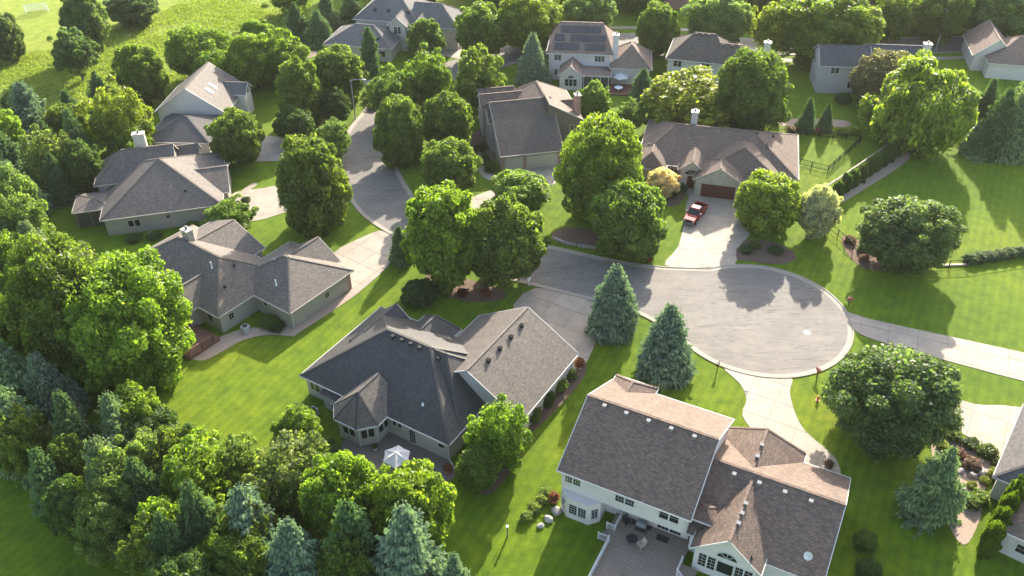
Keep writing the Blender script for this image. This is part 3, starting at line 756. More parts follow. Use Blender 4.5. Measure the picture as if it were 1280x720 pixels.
# --- cross-gabled house
h = House('cross_gabled_house', 'taupe house with brown cross gables, screened porch and tan chimney', (-60.1, 107.6), 14, 'siding_taupe', 'shingle_weathered', 'trim_tan')
M1 = h.mass(0, 17.4, -.7, 16.6, 3.0, .52, 'u', 'h', 'h')
h.mass(-1.6, 10.5, 8.3, 17.0, 4.0, .78, 'u', 'h', 'g')
h.mass(4, 13.7, 14.0, 19.0, 3.05, .83, 'u', 'g', 'g')
h.mass(7, 18.3, 2.8, 12.4, 3.05, .42, 'u', 'g', 'g')
h.mass(11.0, 14.6, 12.3, 14.8, 2.9, .5, 'u', 'g', 'g')
M5 = h.mass(-4.3, 1.5, 2.8, 8.3, 2.9, .22, 'v', 'h', 'h', walls=False)
for u, v in ((-4.0, 3.1), (-2.0, 3.1), (-.2, 3.1), (-4.0, 5.6), (-4.0, 8.0)): MB().box(u - .07, u + .07, v - .07, v + .07, 0, 2.85).build('porch_post', 'wood_grey', h.root)
MB().box(-3.9, .3, 3.12, 3.16, .1, 2.8).box(-3.98, -3.94, 3.2, 7.9, .1, 2.8).build('porch_screen', 'screen_mesh', h.root)
h.chimney(M1, 5.6, 14.2, 1.7, 1.1, 9.0, 'siding_cream', z0=3)
h.window(4.4, -.25, '-v', 1.0, 1.8, 1.2, 1, 1, sash=2); h.window(9.3, -.25, '-v', 1.6, .7, .7, 1, 1)
h.vent(M1, 12.2, 2.2, 'metal_dark', .3)
h.window(17.9, 7.6, '+u', 1.0, 1.8, 1.3, 2, 2, sash=2)
h.garage_door(17.8, 10.2, '+u', 2.6)

# --- white gabled house
h = House('white_gabled_house', 'tall white house with one broad lit gable roof and two skylights', (-62.9, 141.9), -4, 'siding_white', 'shingle_grey')
M1 = h.mass(0, 13.0, -.4, 11.4, 3.9, .70, 'v', 'g', 'g', roof='shingle_weathered')
M2 = h.mass(1.6, 13.0, -9.8, 1.2, 2.9, .42, 'u', 'h', 'h', roof='shingle_slate')
M3 = h.mass(9.0, 14.5, 6.0, 10.0, 4.5, .8, 'u', 'g', 'g', o=.3)
h.window(14.2, 8.0, '+u', 4.0, 1.2, 1.3, 2, 2)
h.window(1.9, -.1, '-v', 1.2, 1.3, 1.3, 2, 2)
for k, v in enumerate((3.0, 5.0)):
    z = M1.zat(9.3, v)
    MB().beam((8.7, v, M1.zat(8.7, v) + .06), (9.9, v, M1.zat(9.9, v) + .06), .55, .14).build('skylight', 'lamp_lens', M1.o)

# --- brown house with the big garage slope
h = House('brown_garage_house', 'brown house with one broad shingled slope over three garage bays and brick chimney', (-1.6, 125.0), 11, 'siding_taupe', 'shingle_umber', 'trim_tan')
M1 = h.mass(3.4, 15.6, 9.9, 19.0, 5.0, .58, 'v', 'g', 'h', wall='siding_brown', roof='shingle_brown', in1=3.0)
# right half of the main gable runs forward past the garage slope
zr_ = 5.0 + 6.1 * .58
MB().solid([(9.5, 6.4, zr_ - .16), (15.6, 6.4, 4.84), (15.6, 10.2, 4.84), (9.5, 10.2, zr_ - .16)], [(9.5, 6.4, zr_), (15.6, 6.4, 5.0), (15.6, 10.2, 5.0), (9.5, 10.2, zr_)]).build('roof', 'shingle_brown', h.root)
MB().face([(9.6, 6.7, 0), (15.1, 6.7, 0), (15.1, 6.7, 5.1), (9.6, 6.7, zr_ - .22)]).face([(15.1, 6.7, 0), (15.1, 10.5, 0), (15.1, 10.5, 5.1), (15.1, 6.7, 5.1)]).face([(9.6, 6.7, 0), (9.6, 10.2, 0), (9.6, 10.2, zr_ - .22), (9.6, 6.7, zr_ - .22)]).build('wall', 'siding_brown', h.root)
MB().beam((9.45, 6.36, zr_ - .06), (15.65, 6.36, 4.94), .08, .2).build('fascia', 'trim_tan', h.root)
M2 = h.mass(0, 10.6, 0.2, 19.8, 3.0, .52, 'u', 'g', 'g', wall='stone')
h.mass(-.9, 7, 13.2, 18.2, 5.4, .68, 'u', 'g', 'g', wall='stone', roof='shingle_brown')
h.mass(-.5, 6, 16.2, 21.5, 4.6, .8, 'u', 'g', 'g', wall='stone', roof='shingle_brown')
h.mass(-.6, 7, 7.2, 12.8, 5.6, .5, 'u', 'g', 'g', wall='stone', roof='shingle_umber')
h.mass(9, 15.7, 9.0, 13.0, 5.1, .85, 'u', 'g', 'g', wall='siding_brown', roof='shingle_umber')
h.chimney(M1, 14.9, 8.6, .9, 1.2, 8.6, 'brick_red', cap='stone')
h.garage_door(2.4, .63, '-v', 2.6); h.garage_door(7.0, .63, '-v', 4.9)
for u in (.4, 4.15, 10.1): MB().box(u - .22, u + .22, .5, .7, 0, 2.6).build('brick_pier', 'brick_red', h.root)
h.window(13.6, 6.68, '-v', 3.0, .8, 1.2, 1, 2)

# --- brick ranch house
h = House('brick_ranch_house', 'brick ranch house with brown hip roof, arched entry gable and oxblood garage door', (28.5, 118.2), -15, 'brick_buff', 'shingle_brown', 'trim_tan')
M1 = h.mass(-9.3, 15.8, 2.6, 18.4, 3.0, .45, 'u', 'h', 'h', in0=5.2, in1=7.6)
M2 = h.mass(0.6, 13.6, .8, 14, 3.02, .50, 'v', 'h', 'h', in0=4.5)
M3 = h.mass(0, 7.8, -1.0, 6.0, 3.0, .62, 'v', 'g', 'h')
h.mass(-9.5, -4.4, .6, 8.0, 3.0, .75, 'v', 'h', 'h', in0=2.2)
M5 = h.mass(-2.6, 1.8, 1.0, 8.0, 3.3, .75, 'v', 'g', 'h')
h.arch_window(-.4, 1.28, '-v', 2.5, 2.2, .9)
h.window(-3.3, 2.8, '-v', .8, 1.4, 1.7, 2, 3, sash=2)
h.door(-.4, 1.3, '-v', 1.1, 2.2, 'door_oxblood')
h.garage_door(4.0, -.68, '-v', 5.2, 2.3, 'door_oxblood', 6)
h.chimney(M1, -1.4, 12.0, 1.0, 1.0, 8.2, 'siding_grey', z0=3)
h.pipe(M1, 10.5, 7.6, 1.0, 'metal_dark'); h.vent(M1, 8.8, 10.2, 'metal_dark', .3); h.vent(M1, -8.0, 7.0, 'metal_dark', .3); h.vent(M1, 11.5, 12.5, 'metal_dark', .3)

# --- house with solar panels
h = House('solar_panel_house', 'white two-storey house with dark solar panels and arched rear gable', (7.2, 162.6), -7, 'siding_white', 'shingle_tan')
M1 = h.mass(0, 13.0, 0, 13.0, 5.6, .62, 'u', 'h', 'h', in0=2.4, in1=2.4)
M2 = h.mass(12.4, 20.6, -1.5, 8.5, 3.6, .8, 'v', 'h', 'h')
M3 = h.mass(2.7, 7.6, -4.6, 1.0, 3.0, .75, 'v', 'g', 'g', o=.3)
M4 = h.mass(7.0, 12.8, -3.9, 1.4, 2.9, .22, 'u', 'g', 'h', o=.3, wall='screen_mesh')
for u in (7.6, 9.2, 10.8, 12.4): MB().box(u - .08, u + .08, -3.68, -3.55, 0, 2.85).build('porch_post', 'trim_white', h.root)
h.window(2.2, .45, '-v', 4.0, 1.4, 1.2, 2, 2, sash=2); h.window(10.4, .45, '-v', 4.0, 1.9, 1.2, 1, 2, sash=3); h.window(2.3, .45, '-v', 1.0, 1.4, 1.2, 2, 2, sash=2)
h.window(5.15, -4.3, '-v', .8, 2.4, 1.5, 1, 2, sash=3); h.arch_window(5.15, -4.3, '-v', 2.4, 1.3, .65)
h.chimney(M1, 13.3, 1.2, 1.1, 1.1, 9.2, 'siding_white')
for row, (k0, k1, vv) in enumerate(((1, 11, .7), (1, 11, 2.45), (1, 11, 4.2))):
    for k in range(k0, k1):
        u = .9 + k * 1.0
        if (row, k) in ((0, 6), (1, 3)): continue
        if M1.zat(u + .5, vv + 1.5) < 5.6 + (vv + 1.4) * .62 - .05 or M1.zat(u - .5, vv + 1.5) < 5.6 + (vv + 1.4) * .62 - .05: continue
        p = Vector((u, vv, 5.6 + vv * .62 + .10)); q = Vector((u, vv + 1.4, 5.6 + (vv + 1.4) * .62 + .10))
        MB().beam(p, q, .94, .06).build('solar_panel', 'solar', M1.o)

# --- pale hip roofed house
h = House('pale_hip_house', 'pale two-storey house with brown-grey hip roof behind yellow-green trees', (30.0, 159.2), -17, 'siding_white', 'shingle_umber')
M1 = h.mass(0, 12.0, 0, 11.5, 5.6, .62, 'u', 'h', 'h', in0=4.5, in1=3.5)
M2 = h.mass(8.5, 18.0, 0.1, 9.0, 5.55, .55, 'u', 'g', 'h')
h.window(2.3, .45, '-v', 4.0, 1.6, 1.3, 1, 2, sash=2); h.window(7.6, .45, '-v', 4.0, 1.6, 1.3, 1, 2, sash=2); h.window(12.4, .45, '-v', 4.0, 1.2, 1.2, 1, 2, sash=2); h.window(2.2, .45, '-v', 1.2, 2.0, 1.3, 1, 2, sash=3)
for k in range(3): h.vent(M1, 4.8 + k * 1.2, 5.2, 'metal_dark', .3)
for k in range(4): h.vent(M2, 10.2 + k * 1.6, 3.9, 'metal_dark', .3)
h.chimney(M2, 18.3, 4.6, 1.2, 1.0, 8.9, 'siding_white', z0=0)

# --- grey gable house
h = House('grey_gable_house', 'grey two-storey house with one long slate gable roof by the willow', (58.4, 154.8), -7, 'siding_grey', 'shingle_slate')
M1 = h.mass(0, 9.5, 0, 8.6, 5.6, .60, 'u', 'g', 'g')
M2 = h.mass(8.6, 20, 0.1, 9.4, 5.6, .60, 'u', 'g', 'g')
h.window(3.0, .45, '-v', 4.0, 1.5, 1.2, 1, 2, sash=2); h.window(8.0, .45, '-v', 4.0, 1.3, 1.2, 1, 2, sash=2); h.window(6.6, .45, '-v', 1.2, 1.6, 1.4, 1, 2, sash=2)
h.window(.3, 5.4, '-u', 4.0, .9, 1.3, 1, 2); h.window(.3, 3.4, '-u', 1.0, .9, 1.8, 1, 2)
h.chimney(M2, 19.6, 4.0, 1.3, 1.1, 9.0, 'siding_white')

# --- tan roofed house
h = House('tan_roofed_house', 'house with pink-tan hip roofs and white chimney behind the grey spruces', (92.6, 161.4), -14, 'siding_white', 'shingle_tan')
M1 = h.mass(1, 18, 0, 12, 3.2, .62, 'u', 'h', 'h')
M2 = h.mass(-1.2, 7, 3.5, 15, 3.25, .85, 'v', 'g', 'g')
h.chimney(M1, 8.5, 1.2, 1.1, 1.0, 7.6, 'siding_white')

# --- many-gabled house
h = House('many_gabled_house', 'large cream house with steep grey roofs, dormers and arched entry', (-39.0, 175.5), -13, 'siding_cream', 'shingle_grey')
M1 = h.mass(0, 15, 0, 11, 3.0, .5, 'u', 'h', 'h')
M2 = h.mass(3.5, 18, 9, 22, 5.4, .75, 'u', 'h', 'h')
M3 = h.mass(16, 27, 9, 19, 4.8, .7, 'u', 'g', 'h')
h.mass(12, 16.5, 6.5, 13, 5.4, .9, 'v', 'g', 'h'); h.mass(16.8, 20.6, 6.0, 13, 5.0, 1.0, 'v', 'g', 'h')
h.window(14.2, 6.8, '-v', 3.6, 1.6, 1.6, 2, 3, sash=2); h.window(18.7, 6.3, '-v', 3.4, 1.3, 1.6, 2, 3); h.arch_window(18.7, 6.3, '-v', 2.0, 2.0, 1.0); h.window(12.8, .45, '-v', .9, 1.4, 1.4, 2, 2)
h.window(22.5, 9.45, '-v', 3.0, 1.6, 1.4, 2, 2, sash=2)
for u, v in ((8.0, 3.0), (11.5, 2.2)): h.vent(M1, u, v, 'metal_black', .5)
for u in (8, 11, 15.5): h.vent(M2, u, 11.0, 'metal_black', .5)

h = House('garage_building', 'low garage with pinkish brown hip roof beside dark conifers', (-49.0, 163.5), -10, 'siding_taupe', 'shingle_brown', cat='garage')
h.mass(0, 11, 0, 9, 2.8, .5, 'u', 'h', 'h')

# --- corner house at the rock garden
h = House('grey_corner_house', 'grey sided house with dark roofs and white gutters beside the rock garden', (47.6, 57.2), -38, 'siding_grey', 'shingle_umber')
M1 = h.mass(0, 13, 0, 13, 3.2, .55, 'u', 'h', 'h', roof='shingle_slate')
M2 = h.mass(2.0, 14, -6.4, 3, 3.2, .5, 'u', 'h', 'g', roof='shingle_brown')
h.window(4.5, -5.95, '-v', 1.0, 1.2, 1.2, 1, 2)

# far brick house across the street
h = House('far_brick_house', 'dark red-brown house almost hidden among the trees across the far street', (36, 203), -10, 'brick_red', 'shingle_umber')
h.mass(0, 16, 0, 11, 5.2, .6, 'u', 'h', 'h'); h.window(4, .45, '-v', 3.6, 1.4, 1.3, 1, 2, sash=2); h.window(10, .45, '-v', 3.6, 1.4, 1.3, 1, 2, sash=2)

# ------------------------------------------------------------------ vegetation
def leaf_cloud(name, P, Nrm, size, aspect, rs, tone, mat='leaf', hang=0.0, jitter=0.95):
    """one mesh of small folded leaf sprays at points P"""
    n = len(P)
    nr = Nrm + rs.randn(n, 3) * jitter
    nr /= np.linalg.norm(nr, axis=1, keepdims=True) + 1e-9
    ref = rs.randn(n, 3)
    if hang: ref = ref * (1 - hang) + np.array((0, 0, -1.0)) * hang * 2
    t = ref - (ref * nr).sum(1, keepdims=True) * nr; t /= np.linalg.norm(t, axis=1, keepdims=True) + 1e-9
    b_ = np.cross(nr, t)
    s = size[:, None]
    fold = nr * s * rs.uniform(-.25, .35, (n, 1))
    V = np.stack([P - t * s * aspect, P + b_ * s * .55 + fold, P + t * s * aspect, P - b_ * s * .55 + fold], 1).reshape(-1, 3)
    F_ = np.arange(4 * n).reshape(n, 4)
    me = bpy.data.meshes.new(name)
    me.vertices.add(4 * n); me.vertices.foreach_set('co', V.astype(np.float32).ravel())
    me.loops.add(4 * n); me.loops.foreach_set('vertex_index', F_.astype(np.int32).ravel())
    me.polygons.add(n); me.polygons.foreach_set('loop_start', np.arange(0, 4 * n, 4, dtype=np.int32)); me.polygons.foreach_set('loop_total', np.full(n, 4, np.int32))
    me.update(calc_edges=True); me.validate()
    at = me.attributes.new('tone', 'FLOAT', 'POINT'); at.data.foreach_set('value', np.repeat(tone, 4).astype(np.float32))
    me.materials.append(MATS[mat])
    return me
def sphere_pts(n, rs):
    v = rs.randn(n, 3); return v / np.linalg.norm(v, axis=1, keepdims=True)
def crown_mesh(seed, kind='round', nleaf=11000, size=0.041):
    rs = np.random.RandomState(seed)
    nl = {'round': 150, 'oval': 150, 'open': 100, 'willow': 120}[kind]
    C, r = [], []
    lo, hi = {'round': (.09, .20), 'oval': (.09, .20), 'open': (.09, .20), 'willow': (.12, .22)}[kind]
    WV = rs.randn(3, 3) * np.array((2.2, 3.6, 5.0)); DF = {'round': .075, 'oval': .07, 'open': .12, 'willow': .17}[kind]
    gold = [np.array((math.cos(k * 2.39996) * math.sqrt(1 - (1 - 2 * (k + .5) / nl) ** 2), math.sin(k * 2.39996) * math.sqrt(1 - (1 - 2 * (k + .5) / nl) ** 2), 1 - 2 * (k + .5) / nl)) for k in range(nl)]
    for k in range(nl):
        g = gold[k] + rs.randn(3) * .16; g /= np.linalg.norm(g)
        rad = rs.uniform(lo, hi)
        out = {'round': rs.uniform(.78, 1.10), 'oval': rs.uniform(.76, 1.08), 'open': rs.uniform(.60, 1.15), 'willow': rs.uniform(.6, 1.12)}[kind]
        ph = g @ WV; out *= 1 + DF * (math.sin(ph[0]) + .7 * math.sin(ph[1] + 1.0) + .5 * math.sin(ph[2] + 2.0))
        c = g * (out - rad)
        if kind == 'oval': c[:2] *= (1.0 - .28 * max(0, c[2]) - .05)
        if kind in ('round', 'open') and c[2] < 0: c[:2] *= 1.03
        C.append(c); r.append(rad)
    for k in range(nl // 5):   # inner lobes keep the heart closed
        g = sphere_pts(1, rs)[0] * rs.uniform(.1, .45); C.append(g); r.append(rs.uniform(.24, .34))
    C = np.array(C); r = np.array(r)
    prob = r ** 2; prob[nl:] *= .3; prob /= prob.sum()
    idx = rs.choice(len(C), nleaf * 3, p=prob)
    dirs = sphere_pts(nleaf * 3, rs)
    # favour the upper, outer half of each lobe
    od = C[idx] / (np.linalg.norm(C[idx], axis=1, keepdims=True) + .15) + np.array((0, 0, .45))
    keep = (dirs * od).sum(1) > rs.uniform(-1.1, .35, len(dirs))
    idx, dirs = idx[keep], dirs[keep]
    depth = rs.rand(len(idx)) ** .6 * .55 + .6 + np.abs(rs.randn(len(idx))) * .10
    P = C[idx] + dirs * (r[idx] * depth)[:, None] * np.array((1, 1, .82))
    # drop leaves buried in other lobes
    ok = np.ones(len(P), bool)
    for k in range(len(C)):
        dd = np.linalg.norm((P - C[k]) / np.array((1, 1, .82)), axis=1)
        ok &= ~((dd < r[k] * .58) & (idx != k))
    P, dirs, idx = P[ok][:nleaf], dirs[ok][:nleaf], idx[ok][:nleaf]
    # a looser skin of leaves between the clumps
    ns = int(nleaf * (.16 if kind in ('round', 'oval') else .10))
    d2 = sphere_pts(ns, rs); rad2 = rs.uniform(.62, .92, ns) + .05 * np.sin(d2[:, 0] * 7 + 2) * np.sin(d2[:, 1] * 6) + .05 * np.sin(d2[:, 2] * 8 + d2[:, 0] * 5)
    P2 = d2 * rad2[:, None]
    if kind == 'oval': P2[:, :2] *= (1.0 - .26 * np.maximum(0, P2[:, 2:3]) - .05)
    P = np.concatenate([P, P2]); dirs = np.concatenate([dirs, d2]); idx = np.concatenate([idx, rs.randint(0, len(C), ns)])
    P[:, :2] /= np.percentile(np.linalg.norm(P[:, :2], axis=1), 98.5); P[:, 2] /= np.percentile(np.abs(P[:, 2]), 98.5)
    lt = rs.rand(len(C))
    tone = np.clip(.30 * lt[idx] + .75 * rs.rand(len(P)) ** 1.3, 0, 1)
    sz = size * np.exp(rs.randn(len(P)) * .32)
    if kind == 'willow':
        P[:, 2] -= np.abs(rs.randn(len(P))) * .22 * (np.linalg.norm(P[:, :2], axis=1))
        return leaf_cloud('crown', P, dirs, sz * .9, 1.5, rs, tone, hang=.7, jitter=.6)
    return leaf_cloud('crown', P, dirs, sz, .85, rs, tone)
def trunk_mesh(seed, kind='round'):
    """unit trunk: z 0..1 is ground to crown centre, limbs spread to radius .6"""
    rs = np.random.RandomState(seed); mb = MB()
    p = Vector((0, 0, 0)); rr = .075; pts = [p]
    for k in range(1, 5): pts.append(Vector((rs.randn() * .02, rs.randn() * .02, k * .25)))
    mb.tube((0, 0, -.03), (0, 0, .05), .12, .08, 9)
    for k in range(4): mb.tube(pts[k], pts[k + 1], .078 - .012 * k, .066 - .012 * k, 9)
    for k in range(9):
        a_ = k * 2.4 + rs.rand(); z0 = rs.uniform(.45, .95); e_ = Vector((math.cos(a_) * rs.uniform(.4, .7), math.sin(a_) * rs.uniform(.4, .7), z0 + rs.uniform(.25, .6)))
        s_ = Vector((0, 0, z0)); mid = (s_ + e_) / 2 + Vector((0, 0, -.06)); mb.tube(s_, mid, .034, .026, 6).tube(mid, e_, .026, .010, 6)
        for j in range(2):
            mb.tube(mid, mid + Vector((rs.randn() * .25, rs.randn() * .25, .3)), .016, .006, 5)
    me = bpy.data.meshes.new('trunk'); me.from_pydata(mb.v, [], mb.f); me.materials.append(MATS['bark']); return me
def spruce_mesh(seed, dense=1.0, whorls=24, rough=.15):
    rs = np.random.RandomState(seed); ph = rs.rand(6) * 6.28
    P, Nn, S, Tn = [], [], [], []
    V = []; Fc = []; tone = []
    for k in range(whorls):
        f = (k + rs.uniform(-.2, .2)) / whorls
        z0 = .03 + .96 * f
        rad = (1 - f) ** .66 * (.86 + .14 * min(1, f * 6)) + .03
        nb = max(6, int((20 * (1 - f) + 8) * dense))
        tw = rs.rand() * 6.28
        for j in range(nb):
            a_ = tw + j * 6.283 / nb + rs.uniform(-.2, .2); L = rad * rs.uniform(.74, 1.14) * (1 + rough * (math.sin(a_ * 2 + ph[0] + 5 * f) + .8 * math.sin(a_ * 3 + ph[1] - 9 * f) + .6 * math.sin(f * 23 + ph[2])))
            ca, sa = math.cos(a_), math.sin(a_)
            t0 = rs.rand()
            droop = rs.uniform(.05, .11) * (1 - f) + .015; lift = rs.uniform(.02, .05)
            def pt(s): return np.array((ca * L * s, sa * L * s, z0 - droop * math.sin(s * 2.2) * 1.0 + lift * max(0, s - .75) * 3))
            side = np.array((-sa, ca, 0)); out = np.array((ca, sa, 0))
            s0 = .15 if f < .8 else .0
            ns = max(4, int(9 * L + 3))
            for q in range(ns + 1):
                sp = s0 + (1 - s0) * (q + rs.uniform(-.2, .2)) / ns
                p0 = pt(max(0, min(sp, 1.0)))
                wl2 = (L * .34 * (1 - .6 * q / ns) + .05) * rs.uniform(.75, 1.25); hw = .020 + .018 * L * rs.rand()
                for sg in ((-1, 1) if q < ns else (0,)):
                    dr = out * rs.uniform(.6, 1.1) + side * sg * rs.uniform(.7, 1.1); dr = dr / np.linalg.norm(dr)
                    tip = p0 + dr * wl2 + np.array((0, 0, (-.10 * wl2 - .012) * rs.uniform(.3, 1.6)))
                    nx = np.cross(dr, (0, 0, 1)); md = p0 * .45 + tip * .55 + np.array((0, 0, .012))
                    i = len(V); V += [tuple(p0), tuple(md + nx * hw * 1.5), tuple(tip), tuple(md - nx * hw * 1.5)]
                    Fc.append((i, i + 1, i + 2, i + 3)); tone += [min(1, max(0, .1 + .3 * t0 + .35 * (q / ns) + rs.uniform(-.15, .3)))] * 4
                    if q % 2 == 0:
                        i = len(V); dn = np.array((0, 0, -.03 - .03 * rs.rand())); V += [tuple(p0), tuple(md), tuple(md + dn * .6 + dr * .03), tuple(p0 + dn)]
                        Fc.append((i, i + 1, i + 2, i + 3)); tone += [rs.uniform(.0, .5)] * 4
    me = bpy.data.meshes.new('crown'); me.from_pydata(V, [], Fc)
    at = me.attributes.new('tone', 'FLOAT', 'POINT'); at.data.foreach_set('value', np.array(tone, np.float32))
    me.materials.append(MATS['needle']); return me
def spruce_trunk():
    mb = MB().tube((0, 0, -.02), (0, 0, .98), .06, .008, 8)
    me = bpy.data.meshes.new('trunk'); me.from_pydata(mb.v, [], mb.f); me.materials.append(MATS['bark']); return me

CROWN = {k: [crown_mesh(10 + i * 7 + j * 100, k, n_) for i in range(c_)] for j, (k, c_, n_) in enumerate((('round', 5, 36000), ('oval', 3, 36000), ('open', 4, 24000), ('willow', 1, 52000)))}
BIG = [crown_mesh(900, 'round', 62000, .030), crown_mesh(901, 'round', 62000, .030), crown_mesh(902, 'oval', 56000, .031)]
TINY = [crown_mesh(800 + i, 'open', 4500, .085) for i in range(3)]
TRUNK = [trunk_mesh(i) for i in range(4)]
SPRUCE = [spruce_mesh(40, 1.25, 28, .06), spruce_mesh(41, 1.25, 29, .07), spruce_mesh(42, 1.15, 27, .16), spruce_mesh(43, 1.1, 25, .2), spruce_mesh(44, 1.15, 28, .15), spruce_mesh(45, 1.05, 25, .24)]
STRUNK = spruce_trunk()
LEAFC = {'maple': (0.130, 0.178, 0.036), 'bright': (0.168, 0.232, 0.032), 'yellow': (0.235, 0.272, 0.038), 'dark': (0.082, 0.13, 0.036), 'darkgreen': (0.105, 0.15, 0.06),
         'olive': (0.165, 0.212, 0.066), 'silver': (0.46, 0.46, 0.34), 'pale': (0.18, 0.24, 0.085), 'purple': (0.18, 0.16, 0.10), 'blue': (0.15, 0.205, 0.165), 'grey': (0.17, 0.222, 0.125), 'spruce': (0.10, 0.155, 0.07)}
def vary(c, amt=.12):
    k = 1.12 * (1 + random.uniform(-amt, amt)); return (c[0] * k * (1 + random.uniform(-amt, amt) * .6), c[1] * k, c[2] * k, 1)
def tree(kind, colour, x, y, t, rw, rv, label, group='', name=None, i=[0]):
    i[0] += 1
    root = empty(name or 'tree', (x, y, 0), random.uniform(0, 6.28), label, 'tree', group or None)
    hc = t + rv
    if kind in ('round', 'oval') and rw > 6.0: me = BIG[2] if kind == 'oval' else BIG[i[0] % 2]
    else: me = CROWN[kind][i[0] % len(CROWN[kind])]
    c = bpy.data.objects.new('crown', me); COL.objects.link(c); c.parent = root; c.location = (0, 0, hc); c.scale = (rw * 1.02, rw * 1.02 * random.uniform(.95, 1.05), rv); c.color = vary(LEAFC[colour])
    tr = bpy.data.objects.new('trunk', TRUNK[i[0] % 4]); COL.objects.link(tr); tr.parent = root; tr.scale = (rw * .75, rw * .75, hc)
    return root
def conifer(colour, x, y, h, rw, label, group='', i=[-1]):
    i[0] += 1
    root = empty('spruce_tree', (x, y, 0), random.uniform(0, 6.28), label, 'tree', group or None)
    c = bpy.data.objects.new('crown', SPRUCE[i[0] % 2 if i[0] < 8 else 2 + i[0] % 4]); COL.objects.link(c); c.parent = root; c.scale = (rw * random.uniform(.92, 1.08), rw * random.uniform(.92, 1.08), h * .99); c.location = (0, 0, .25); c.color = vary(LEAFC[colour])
    tr = bpy.data.objects.new('trunk', STRUNK); COL.objects.link(tr); tr.parent = root; tr.scale = (rw, rw, h)
    return root
